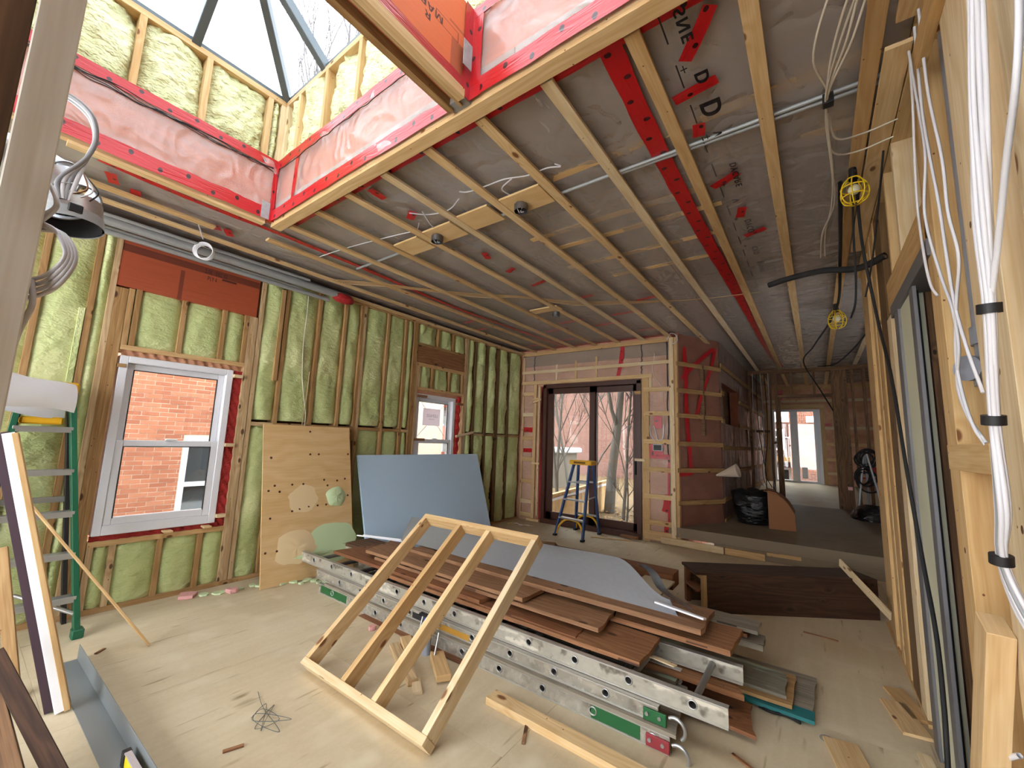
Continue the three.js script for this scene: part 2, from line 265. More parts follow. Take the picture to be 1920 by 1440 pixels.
{
  const w = struct('wall_left', 'wood stud wall filled with pale green spray foam');
  // sheathing slab with two window openings, outline in z-y
  const out = [[-3.3, -0.25], [6.7, -0.25], [6.7, 3.35], [-3.3, 3.35]];       // u = -z
  const holes = [[[0.745, 0.535], [1.65, 0.535], [1.65, 2.045], [0.745, 2.045]], [[3.86, 0.85], [4.8, 0.85], [4.8, 2.09], [3.86, 2.09]]];
  const g = plateG(out, 0.1, holes); g.applyMatrix4(basis([0, 0, -1], [0, 1, 0], [1, 0, 0], [WL - 0.24, 0, 0]));
  mesh('sheathing', g, M.sheath, w);
  const D = 0.14, X = [WL - D, WL], st = (z, y0 = 0.04, y1 = 3.04, n = 1, m) => { for (let i = 0; i < n; i++) box('stud', X, [y0, y1], [z - 0.038 - i * 0.0385, z - i * 0.0385], m ?? pick(M.stud), w, 1); };
  const hz = (name, z0, z1, y0, y1, m, x1 = WL, x0 = WL - D) => box(name, [x0, x1], [y0, y1], [z0, z1], m ?? pick(M.stud), w, 2);
  hz('bottom_plate', -6.42, 3.2, 0, 0.04); hz('top_plate', -6.42, 3.2, 3.04, 3.1);
  const blk = (a, b, dx = 0) => hz('blocking', a, b, 1.478, 1.516, null, WL - dx);
  // open bays, from near to far
  st(0.55); st(0.16); st(-0.248); st(-0.52); st(-0.625, 0.04, 3.04, 1); st(-0.664, 0.04, 2.55, 2);
  for (const [a, b] of [[0.512, 0.16], [0.122, -0.248], [-0.286, -0.52], [-0.558, -0.625]]) foamX(w, WL, b, a, 0.04, 3.04, { amp: 0.024 });
  box('nailer', [WL - 0.06, WL + 0.004], [1.6, 2.32], [-0.515, -0.48], M.foam, w, 1);
  // first window: header, cripples, sill
  hz('window_header', -1.71, -0.655, 2.565, 3.04, M.lvl, WL - 0.004);
  const print = canvasTex(1024, 256, (c, W, H) => { c.fillStyle = '#a24b2c'; c.fillRect(0, 0, W, H); for (let i = 0; i < 900; i++) { c.fillStyle = `rgba(${90 + 60 * rnd()},${30 + 30 * rnd()},${15},0.10)`; c.fillRect(rnd() * W, rnd() * H, 60 + 200 * rnd(), 1.5); } c.fillStyle = 'rgba(60,22,14,0.55)'; c.fillRect(0, 60, W, 34); c.font = 'bold 30px sans-serif'; c.fillStyle = 'rgba(50,18,10,0.8)'; c.fillText('2.0E   DEC 02', 560, 90); c.fillText('PLY 4', 585, 124); c.fillRect(700, 96, 120, 10); c.fillStyle = 'rgba(70,26,20,0.5)'; c.fillRect(390, 110, 30, 146); });
  const pg = new THREE.PlaneGeometry(1.05, 0.47); pg.rotateY(Math.PI / 2);
  const pm = new THREE.Mesh(pg, mat({ map: print, roughness: 0.7 })); pm.name = 'printed_face'; pm.position.set(WL - 0.0035, 2.8, -1.183); put(pm, w);
  for (const z of [-0.79, -1.105, -1.42]) st(z, 2.085, 2.565);
  st(-0.743, 2.085, 2.56, 1); st(-1.612, 2.085, 2.565, 1);
  hz('head_plate', -1.65, -0.745, 2.045, 2.085, M.pineL[3]);
  foamX(w, WL, -0.79, -0.781, 2.085, 2.565); for (const [a, b] of [[-0.828, -1.105], [-1.143, -1.42], [-1.458, -1.612]]) foamX(w, WL, b, a, 2.085, 2.565, { amp: 0.018, edge: 0.02 });
  foamX(w, WL, -0.79, -0.745, 2.085, 2.56, { amp: 0.01 });
  hz('sill_plate', -1.65, -0.745, 0.495, 0.535, M.pineL[3]);
  for (const z of [-0.745, -0.875, -1.17, -1.455]) st(z, 0.04, 0.495);
  for (const [a, b] of [[-0.783, -0.875], [-0.913, -1.17], [-1.208, -1.455], [-1.493, -1.655]]) foamX(w, WL, b, a, 0.04, 0.495, { amp: 0.022, edge: 0.02 });
  st(-1.652, 0.04, 2.565, 2, M.stud[0]); st(-1.735, 0.04, 3.04, 1);
  // middle bays
  const mid = [-1.98, -2.345, -2.665, -2.89, -2.929, -3.285, -3.585];
  for (const z of mid) st(z);
  const bays = [[-1.773, -1.98], [-2.018, -2.345], [-2.383, -2.665], [-2.703, -2.89], [-2.967, -3.285], [-3.323, -3.585], [-3.623, -3.74]];
  for (const [a, b] of bays) { foamX(w, WL, b, a, 1.54, 3.04, { amp: 0.03, edge: 0.02, rec: 0.02 }); foamX(w, WL, b, a, 0.04, 1.478, { amp: 0.028, edge: 0.02, rec: 0.024 }); blk(b, a); }
  box('nailer', [WL - 0.05, WL + 0.012], [1.95, 2.93], [-1.965, -1.925], M.stud[1], w, 1);
  // second window
  st(-3.74, 0.04, 3.04, 2, M.stud[2]); st(-3.819, 0.04, 2.46, 1, M.stud[0]);
  hz('window_header', -4.84, -3.82, 2.48, 2.73, M.plank[2], WL - 0.004); hz('head_plate', -4.81, -3.82, 2.43, 2.48, M.pineL[3]);
  hz('header_plate', -4.81, -3.82, 2.73, 2.768, M.stud[2]); hz('head_plate', -4.81, -3.86, 2.09, 2.13, M.pineL[3]);
  for (const z of [-4.2, -4.52]) { st(z, 2.768, 3.04, 1, M.stud[2]); }
  for (const z of [-3.86, -4.12, -4.47, -4.765]) st(z, 2.13, 2.43, 1);
  for (const [a, b] of [[-3.84, -4.2], [-4.238, -4.52], [-4.558, -4.81]]) foamX(w, WL, b, a, 2.768, 3.04, { amp: 0.05, edge: 0.04, rec: 0.02 });
  for (const [a, b] of [[-3.898, -4.12], [-4.158, -4.47], [-4.508, -4.765]]) foamX(w, WL, b, a, 2.13, 2.43, { amp: 0.045, edge: 0.035, rec: 0.02 });
  hz('sill_plate', -4.81, -3.86, 0.81, 0.85, M.pineL[3]); foamX(w, WL, -4.81, -3.86, 0.04, 0.81);
  st(-4.812, 0.04, 3.04, 2, M.stud[0]);
  // far bays: foam pulled away from greyish studs
  for (const z of [-5.055, -5.36, -5.64, -5.99]) st(z, 0.04, 3.04, z < -5.5 && z > -5.9 ? 2 : 1, M.sheath);
  for (const [a, b] of [[-4.89, -5.055], [-5.093, -5.36], [-5.398, -5.64], [-5.717, -5.99], [-6.028, -6.4]]) { const o = { amp: 0.05, edge: 0.055, rec: 0.012 }; foamX(w, WL, b, a, 1.53, 3.04, o); foamX(w, WL, b, a, 0.04, 1.478, o); blk(b, a, 0.02); }
  box('fuse_box', [WL - 0.05, WL + 0.01], [0.42, 0.53], [-5.62, -5.57], M.black, w, 1);
}

// windows in the left wall: vinyl double-hung sash
function vinylWindow(id, label, z0, z1, y0, y1, x, meet, glassM) {
  const s = struct(id, label), t = 0.055, zc = (z0 + z1) / 2;
  const fr = (name, Z, Y, Xa, Xb, m = M.vinyl) => box(name, [x + Xa, x + Xb], Y, Z, m, s, Y[1] - Y[0] > Math.abs(Z[1] - Z[0]) ? 1 : 2, 0.004);
  fr('window_frame', [z0, z0 + t], [y0, y1], -0.1, 0); fr('window_frame', [z1 - t, z1], [y0, y1], -0.1, 0); fr('window_frame', [z0 + t, z1 - t], [y1 - t, y1], -0.1, 0); fr('window_frame', [z0 + t, z1 - t], [y0, y0 + 0.075], -0.1, 0);
  const sash = (ya, yb, dx, k) => { const a = z0 + t, b = z1 - t, q = 0.05;
    fr('sash', [a, a + q], [ya, yb], dx - 0.035, dx); fr('sash', [b - q, b], [ya, yb], dx - 0.035, dx); fr('sash', [a + q, b - q], [yb - q, yb], dx - 0.035, dx); fr('sash', [a + q, b - q], [ya, ya + (k ? q : 0.06)], dx - 0.035, dx);
    fr('pane', [a + q, b - q], [ya + q, yb - q], dx - 0.02, dx - 0.016, glassM);
    for (const [Z, Y] of [[[a + q, a + q + 0.006], [ya + q, yb - q]], [[b - q - 0.006, b - q], [ya + q, yb - q]], [[a + q, b - q], [yb - q - 0.006, yb - q]]]) fr('gasket', Z, Y, dx - 0.014, dx + 0.001, M.rubber); };
  sash(meet - 0.025, y1 - t, -0.055, true); sash(y0 + 0.075, meet + 0.025, -0.01, false);
  box('sash_lock', [x - 0.02, x + 0.012], [meet + 0.025, meet + 0.04], [zc - 0.04, zc + 0.04], M.vinyl, s, 2, 0.004);
  return s;
}
const winGlass = phys({ color: 0xe4e6e4, transmission: 1, thickness: 0, roughness: 0.02, ior: 1.5 });
{
  const w1 = vinylWindow('window_1', 'white double-hung vinyl window facing a brick wall', -1.572, -0.757, 0.575, 2.0, WL - 0.005, 1.29, winGlass);
  const backer = (z0, z1, y0, y1, m) => mesh('joint_filler', gridG([WL - 0.03, y0, z1], [0, 0, z0 - z1], [0, y1 - y0, 0], Math.max(2, Math.round((z1 - z0) / 0.015)), Math.max(2, Math.round((y1 - y0) / 0.02)), (a, b, p, q) => 0.016 * fbm(p * 20, q * 14, 0, 0, 3, 41) + 0.01 * Math.sin(q * 60 + p * 90)), m, w1);
  const redWool = mat({ map: T.pink, color: 0xd0505e, roughness: 0.9, ...bump(T.foam, 0.01) });
  backer(-1.655, -1.575, 0.535, 2.0, redWool); backer(-1.6, -0.75, 0.535, 0.58, redWool); backer(-1.64, -0.76, 1.995, 2.05, M.pink);
  for (const [z, y] of [[-1.6, 1.93], [-1.6, 1.27], [-1.6, 0.62]]) box('shim', [WL - 0.06, WL + 0.03], [y, y + 0.03], [z - 0.045, z + 0.03], M.pineL[0], w1, 2);
  for (const z of [-1.5, -1.22]) box('shim', [WL - 0.06, WL + 0.07], [0.548, 0.562], [z - 0.03, z + 0.03], M.pineL[2], w1, 0);
  box('shim', [WL - 0.06, WL + 0.0], [1.9, 1.93], [-0.8, -0.745], M.stud[1], w1, 2);
  const w2 = vinylWindow('window_2', 'small white vinyl window with a mirrored sticker', -4.66, -3.86, 0.87, 2.04, WL - 0.02, 1.37, winGlass);
  const sticker = canvasTex(256, 192, (c, W, H) => { c.fillStyle = '#dcd3e4'; c.fillRect(0, 0, W, H); c.strokeStyle = '#8a8296'; c.strokeRect(6, 6, W - 12, H - 12); c.fillStyle = '#77707f'; c.font = '44px serif'; c.save(); c.translate(W, 0); c.scale(-1, 1); c.fillText('LEPAGE', 34, 96); c.font = '14px serif'; c.fillText('MILLWORK', 86, 124); c.restore(); });
  const sg = new THREE.PlaneGeometry(0.34, 0.25); sg.rotateY(Math.PI / 2); const sm = new THREE.Mesh(sg, phys({ map: sticker, roughness: 1, transmission: 0.5, thickness: 0, side: THREE.DoubleSide })); sm.name = 'window_sticker'; sm.position.set(WL - 0.088, 1.72, -4.24); put(sm, w2);
  const b2 = mat({ color: 0xb8242a, roughness: 0.45, ...bump(T.foam, 0.015) });
  mesh('joint_filler', gridG([WL - 0.05, 0.87, -4.665], [0, 0, -0.14], [0, 1.2, 0], 8, 60, (a, b, p, q) => 0.035 * Math.sin(a * 3.14) + 0.012 * Math.sin(q * 42 + a * 4)), b2, w2);
  mesh('joint_filler', gridG([WL - 0.04, 0.87, -4.655], [0, 0, -0.02], [0, 1.2, 0], 3, 70, (a, b, p, q) => 0.02 * fbm(p * 20, q * 18, 0, 0, 3, 43)), M.foamUp, w2);
  mesh('joint_filler', gridG([WL - 0.03, 2.035, -3.86], [0, 0, -0.93], [0, 0.055, 0], 30, 3, (a, b, p, q) => 0.012 * fbm(p * 20, q * 18, 0, 0, 3, 45)), M.pink, w2);
  beam('shim', [WL + 0.005, 1.45, -4.68], [WL + 0.02, 1.53, -5.06], 0.035, 0.03, M.pineL[0], w2); box('shim', [WL - 0.05, WL + 0.01], [1.94, 1.975], [-4.81, -4.66], M.plank[2], w2, 2);
  for (const y of [2.0, 1.385]) box('shim', [WL - 0.03, WL + 0.005], [y - 0.015, y + 0.02], [-4.05, -3.86], M.plank[0], w2, 2);
  for (const s of [-1, 1]) beam('tie_string', [WL - 0.1, 1.42 + 0.56 * (s < 0 ? 0 : 1), -3.98], [WL - 0.1, 1.42 + 0.56 * (s < 0 ? 1 : 0), -4.56], 0.008, 0.002, M.white, w2);
}

// ---------------------------------------------------------------- end wall with patio door
{
  const w = struct('wall_back', 'end wall of pink insulation under plastic with wood strapping');
  const g = plateG([[-4.75, -0.25], [-1.64, -0.25], [-1.64, 3.35], [-4.75, 3.35]], 0.16, [[[-4.03, 0], [-2.2, 0], [-2.2, 2.47], [-4.03, 2.47]]]); g.translate(0, 0, ZE - 0.2);
  mesh('insulated_panel', g, M.pink, w);
  mesh('dark_batt', new THREE.BoxGeometry(2.75, 0.26, 0.01).translate(-3.1, 2.95, ZE - 0.036), mat({ map: T.board, color: 0xd8b894 }), w);
  mesh('vapour_barrier', gridG([-4.5, 2.48, ZE - 0.025], [2.8, 0, 0], [0, 0.6, 0], 60, 14, (a, b, p, q) => 0.012 * fbm(p * 6, q * 6, 0, 0, 3, 51)), M.film, w);
  mesh('vapour_barrier', gridG([-2.2, 0, ZE - 0.025], [0.5, 0, 0], [0, 2.48, 0], 14, 60, (a, b, p, q) => 0.012 * fbm(p * 6, q * 6, 0, 0, 3, 53)), M.film, w);
  mesh('vapour_barrier', gridG([-4.5, 0, ZE - 0.025], [0.34, 0, 0], [0, 2.48, 0], 10, 60, (a, b, p, q) => 0.012 * fbm(p * 6, q * 6, 0, 0, 3, 55)), M.film, w);
  const Z = [ZE - 0.02, ZE], s = (X, Y, dz = 0, m) => box('strapping', X, Y, [Z[0] + dz, Z[1] + dz], m ?? pick(M.pineL), w);
  s([-4.5, -1.76], [3.02, 3.085], 0.02); s([-4.5, -1.75], [2.68, 2.735]); s([-4.5, -2.02], [2.475, 2.535], 0.004);
  s([-1.755, -1.69], [0.05, 3.08], 0.022); s([-2.185, -2.075], [0, 2.47], -0.002); s([-2.075, -2.03], [2.3, 2.475], -0.012);
  s([-4.225, -4.16], [0, 2.47]); s([-4.48, -4.45], [0.05, 3.0], -0.01);
  for (const y of [2.285, 1.91, 1.48, 1.06, 0.66, 0.28]) s([-2.16, -1.755], [y - 0.035, y + 0.035], 0.006);
  s([-2.16, -1.755], [0.03, 0.16], 0.006);
  for (const y of [2.3, 1.91, 1.47, 1.09, 0.69, 0.33, 0.1]) s([-4.46, -4.2], [y - 0.035, y + 0.035], -0.006);
  for (const [x, h] of [[-3.75, 2.83], [-3.36, 2.86], [-2.97, 2.9]]) s([x - 0.018, x + 0.018], [2.53, h], -0.012);
  for (const [a, b] of [[[-1.795, 0.1], [-1.79, 3.02]], [[-4.235, 2.55], [-4.232, 3.02]], [[-2.19, 2.55], [-2.185, 3.02]]]) mesh('sealant_bead', tubeG(Array.from({ length: 16 }, (_, i) => [lerp(a[0], b[0], i / 15) + rr(-0.01, 0.01), lerp(a[1], b[1], i / 15), ZE - 0.016]), 0.008, 60, 5), M.black, w);
  const t = (p, wd, nm = 'red_tape') => mesh(nm, ribbonG(p.map(([x, y]) => [x, y, ZE - 0.008]), wd, [0, 0, 1], 0.001, 0.2), M.tape, w);
  t([[-2.5, 3.02], [-2.53, 2.75], [-2.58, 2.53]], 0.07); t([[-2.185, 1.27], [-1.9, 1.26], [-1.77, 1.25]], 0.075); t([[-2.1, 1.33], [-1.86, 1.33]], 0.2); t([[-1.94, 1.87], [-1.94, 1.68]], 0.13); t([[-1.8, 0.7], [-1.85, 0.45]], 0.1); t([[-1.81, 0.26], [-1.81, 0.1]], 0.12); t([[-4.43, 1.63], [-4.24, 1.63]], 0.09); t([[-4.43, 1.25], [-4.24, 1.25]], 0.07);
  t([[-1.79, 1.18], [-1.8, 0.2]], 0.03);
  box('outlet_box', [-2.02, -1.88], [1.34, 1.44], [ZE - 0.05, ZE - 0.004], M.galvDull, w, 0); box('outlet_opening', [-2.01, -1.89], [1.35, 1.43], [ZE - 0.004, ZE - 0.002], M.black, w, 0);
  tube('cable', [[-1.98, 2.85, ZE - 0.01], [-2.0, 2.55, ZE + 0.01], [-1.87, 2.3, ZE], [-1.86, 2.1, ZE - 0.01]], 0.004, M.cableIn, w, 24); tube('cable', [[-2.0, 1.72, ZE], [-1.97, 1.62, ZE + 0.01], [-1.93, 1.5, ZE + 0.02], [-1.87, 1.52, ZE + 0.02], [-1.85, 1.74, ZE]], 0.008, M.cable, w, 30);
  tube('cable', [[-2.06, 1.72, ZE], [-2.05, 1.6, ZE + 0.015], [-1.97, 1.46, ZE + 0.01]], 0.006, M.cable, w, 20);
}
{
  const d = struct('door_1', 'brown framed sliding glass patio door'), b = (n, X, Y, z0, z1, m = M.brown) => box(n, X, Y, [ZE + z0, ZE + z1], m, d, undefined, 0.004);
  b('door_frame', [-4.02, -3.95], [0, 2.45], -0.17, -0.005); b('door_frame', [-2.275, -2.2], [0, 2.45], -0.17, -0.005); b('door_frame', [-4.02, -2.2], [2.39, 2.46], -0.17, -0.005); b('door_sill', [-4.02, -2.2], [0.0, 0.08], -0.17, 0.02);
  for (const [x0, x1, z] of [[-3.95, -3.02, -0.075], [-3.11, -2.275, -0.13]]) {
    b('door_stile', [x0, x0 + 0.11], [0.08, 2.39], z - 0.04, z); b('door_stile', [x1 - 0.1, x1], [0.08, 2.39], z - 0.04, z); b('door_rail', [x0, x1], [2.29, 2.39], z - 0.04, z); b('door_rail', [x0, x1], [0.08, 0.2], z - 0.04, z);
    b('pane', [x0 + 0.1, x1 - 0.09], [0.19, 2.3], z - 0.022, z - 0.018, M.tint);
  }
  b('pane_spacer', [-3.005, -2.995], [0.2, 2.29], -0.128, -0.124, M.aluBright);
  box('door_handle', [-2.345, -2.315], [0.95, 1.2], [ZE - 0.13, ZE - 0.075], M.black, d, 1, 0.008); box('door_shim', [-2.3, -2.14], [1.17, 1.21], [ZE - 0.02, ZE + 0.02], M.pineL[0], d); box('door_shim', [-2.3, -2.2], [2.22, 2.27], [ZE - 0.03, ZE + 0.01], M.stud[1], d);
  b('jamb_board', [-4.12, -4.09], [0.1, 2.44], -0.03, -0.004, M.pineL[0]); b('jamb_fill', [-4.09, -4.02], [0, 2.44], -0.1, -0.04, M.redwrap);
  for (const [y, a] of [[2.2, 0], [2.13, 0.5], [1.02, 0]]) beam('shim', [-4.22, y, ZE + 0.015], [-4.05, y + a * 0.12, ZE + 0.02], 0.035, 0.02, M.pineL[2], d);
  box('floor_shim', [-4.28, -4.02], [0.01, 0.05], [ZE + 0.01, ZE + 0.06], M.pineL[2], d);
}

// ---------------------------------------------------------------- side walls of the kitchen passage
function alongWall(s, A, B, h0, h1, straps, o) {      // wall from A to B (x, z), facing the room on the side of n
  const dx = B[0] - A[0], dz = B[1] - A[1], L = Math.hypot(dx, dz), d = [dx / L, dz / L], n = [-d[1], d[0]];
  const P = (u, y, k = 0) => [A[0] + d[0] * u + n[0] * k, y, A[1] + d[1] * u + n[1] * k];
  const hole = o.hole; const shape = [[0, h0], [L, h0], [L, h1], [0, h1]];
  const g = plateG(shape, 0.14, hole ? [[[hole[0], hole[2]], [hole[1], hole[2]], [hole[1], hole[3]], [hole[0], hole[3]]]] : []);
  g.applyMatrix4(basis([d[0], 0, d[1]], [0, 1, 0], [n[0], 0, n[1]], P(0, 0, -0.17)));
  mesh('insulated_panel', g, o.m, s);
  const segs = hole ? [[0, hole[0], h0, h1], [hole[1], L, h0, h1], [hole[0], hole[1], h0, hole[2]], [hole[0], hole[1], hole[3], h1]] : [[0, L, h0, h1]];
  for (const [a, b, y0, y1] of segs) mesh('vapour_barrier', gridG(P(a, y0, -0.022), [d[0] * (b - a), 0, d[1] * (b - a)], [0, y1 - y0, 0], Math.max(3, Math.round((b - a) / 0.03)), Math.max(3, Math.round((y1 - y0) / 0.05)), (u, v, p, q) => o.amp * (1 - Math.abs(2 * fbm((p + a) * o.fx, (q + y0) * o.fy, 0, 0, 3, 61) - 1)) - o.amp * 0.7), o.film ?? M.film, s);
  for (const y of straps) { if (hole && y > hole[2] && y < hole[3]) { beam('strapping', P(0, y), P(hole[0], y), 0.065, 0.02, o.sm, s); if (hole[1] < L - 0.1) beam('strapping', P(hole[1], y), P(L, y), 0.065, 0.02, o.sm, s); } else beam('strapping', P(0.02, y, 0), P(L, y, 0), 0.065, 0.02, o.sm, s); }
  return P;
}
{
  const s = struct('wall_passage', 'plastic covered insulation wall, shade painted into its colours, with straps and red tape');
  M.pinkShaded = mat({ map: T.pink, color: 0xb08c80, roughness: 0.9 }); const filmShaded = phys({ color: 0x9a8278, transparent: true, opacity: 0.2, roughness: 0.2, side: THREE.DoubleSide, depthWrite: false, ...bump(T.wrinkle, 0.012) });  // insulation and film darkened to carry the shade of the passage
  const P = alongWall(s, [-1.665, -6.4], [-1.19, -7.28], 0, 3.3, [2.67, 2.26, 1.88, 1.46, 1.07, 0.6, 0.17], { m: M.pinkShaded, amp: 0.02, fx: 2, fy: 1, sm: M.stud[2], film: filmShaded });
  const t = (p, w = 0.06) => mesh('red_tape', ribbonG(p.map(([u, y]) => P(u, y, -0.002)), w, [0.88, 0, 0.475], 0.002, 0.2), M.tapeBare, s);
  t([[0.2, 2.95], [0.22, 2.4], [0.22, 1.9], [0.27, 1.3], [0.3, 1.02]], 0.08); t([[0.12, 2.45], [0.5, 2.75], [0.85, 3.0]], 0.06); t([[0.9, 3.0], [0.75, 2.6], [0.55, 2.2], [0.42, 1.85]], 0.06); t([[0.05, 1.03], [0.32, 1.05]], 0.1);
  box('corner_strap', [-1.69, -1.64], [0.02, 3.08], [ZE - 0.03, ZE + 0.0], M.pineL[3], s, 1);
  const crinkle = phys({ color: 0xa89a92, ior: 1.8, transparent: true, opacity: 0.5, roughness: 0.2, side: THREE.DoubleSide, depthWrite: false, ...bump(T.wrinkle, 0.02) });
  alongWall(s, [-1.19, -7.28], [-1.1, -13.0], 0, 3.3, [2.75, 2.3, 1.85, 1.42, 1.02, 0.62, 0.3], { m: M.pinkShaded, amp: 0.05, fx: 9, fy: 1.2, sm: M.stud[2], film: crinkle, hole: [0.2, 1.75, 1.82, 2.5] });
  box('niche_back', [-1.42, -1.37], [1.6, 2.7], [-10.2, -6.9], M.dark, s, 2);
}
// partition of dark studs across the kitchen, and the room beyond with its white door
{
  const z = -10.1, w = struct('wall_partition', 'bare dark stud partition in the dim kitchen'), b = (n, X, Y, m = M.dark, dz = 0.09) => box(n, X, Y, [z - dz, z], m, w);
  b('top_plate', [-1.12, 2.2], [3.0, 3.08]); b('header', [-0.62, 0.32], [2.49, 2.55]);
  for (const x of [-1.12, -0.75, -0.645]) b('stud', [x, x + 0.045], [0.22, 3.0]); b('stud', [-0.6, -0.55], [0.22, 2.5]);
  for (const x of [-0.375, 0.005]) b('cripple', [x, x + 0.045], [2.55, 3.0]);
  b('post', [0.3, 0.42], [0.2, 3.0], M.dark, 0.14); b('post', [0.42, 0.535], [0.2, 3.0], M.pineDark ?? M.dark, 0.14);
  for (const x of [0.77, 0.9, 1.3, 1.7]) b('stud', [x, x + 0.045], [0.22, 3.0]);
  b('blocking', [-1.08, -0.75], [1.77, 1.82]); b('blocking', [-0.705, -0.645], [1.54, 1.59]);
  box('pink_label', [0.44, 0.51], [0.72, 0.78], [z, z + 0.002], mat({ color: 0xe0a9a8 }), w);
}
{
  const z = -13.0, w = struct('wall_rear', 'far room wall of pink insulation with strapping');
  const g = plateG([[-1.6, 0], [3.6, 0], [3.6, 3.35], [-1.6, 3.35]], 0.16, [[[-0.93, 0.56], [0.12, 0.56], [0.12, 2.48], [-0.93, 2.48]]]); g.translate(0, 0, z - 0.18); mesh('insulated_panel', g, M.pink, w);
  const s = (X, Y, dz = 0) => box('strapping', X, Y, [z - 0.02 + dz, z + dz], pick(M.pineL), w);
  s([-1.1, 3.4], [3.0, 3.08]); s([-1.1, 3.4], [2.66, 2.73]); s([-1.0, 0.2], [2.5, 2.6], 0.005); s([0.13, 0.21], [0.5, 2.5]); s([-1.06, -0.95], [0.5, 2.5]); s([-1.1, 1.0], [0.3, 0.52], 0.03);
  for (const y of [2.0, 1.6, 1.22, 0.88]) s([0.2, 3.4], [y - 0.035, y + 0.035]); s([0.36, 0.4], [0.5, 2.7], -0.006);
  for (const [X, Y] of [[[-0.75, -0.65], [2.65, 3.0]], [[0.45, 0.7], [0.75, 0.95]], [[0.8, 1.2], [0.8, 1.1]], [[0.2, 0.34], [2.05, 2.12]]]) mesh('red_tape', new THREE.PlaneGeometry(X[1] - X[0], Y[1] - Y[0]).translate((X[0] + X[1]) / 2, (Y[0] + Y[1]) / 2, z - 0.015), M.tapeBare, w);
  const d = struct('door_2', 'white double glass door at the far end'), v = (n, X, Y, m = M.vinyl, dz = 0) => box(n, X, Y, [z - 0.1 + dz, z - 0.02 + dz], m, d, undefined, 0.004);
  v('door_frame', [-0.93, -0.86], [0.56, 2.48]); v('door_frame', [0.05, 0.12], [0.56, 2.48]); v('door_frame', [-0.86, 0.05], [2.42, 2.48]); v('door_frame', [-0.86, 0.05], [0.56, 0.66]); v('door_stile', [-0.52, -0.36], [0.66, 2.42]); v('door_stile', [-0.02, 0.05], [0.66, 2.42]);
  box('pane', [-0.86, -0.52], [0.66, 2.42], [z - 0.065, z - 0.061], M.tint, d); box('pane', [-0.36, -0.02], [0.66, 2.42], [z - 0.065, z - 0.061], M.tint, d);
  box('window_crank', [-0.32, -0.2], [0.72, 1.0], [z - 0.055, z - 0.02], M.vinyl, d);
  const kw = struct('wall_kitchen', 'unlit drywall closing the kitchen side');
  box('wall_panel', [3.4, 3.6], [0, 3.3], [-13.1, -2], M.board, kw, 1); box('wall_panel', [0.54, 3.5], [0, 3.3], [-5.0, -4.88], M.board, kw, 1);
  for (let i = 0; i < 4; i++) box('stud', [0.6 + 0.35 * i, 0.64 + 0.35 * i], [0.1, 3.1], [-10.25, -10.15], M.dark, kw, 1);
}

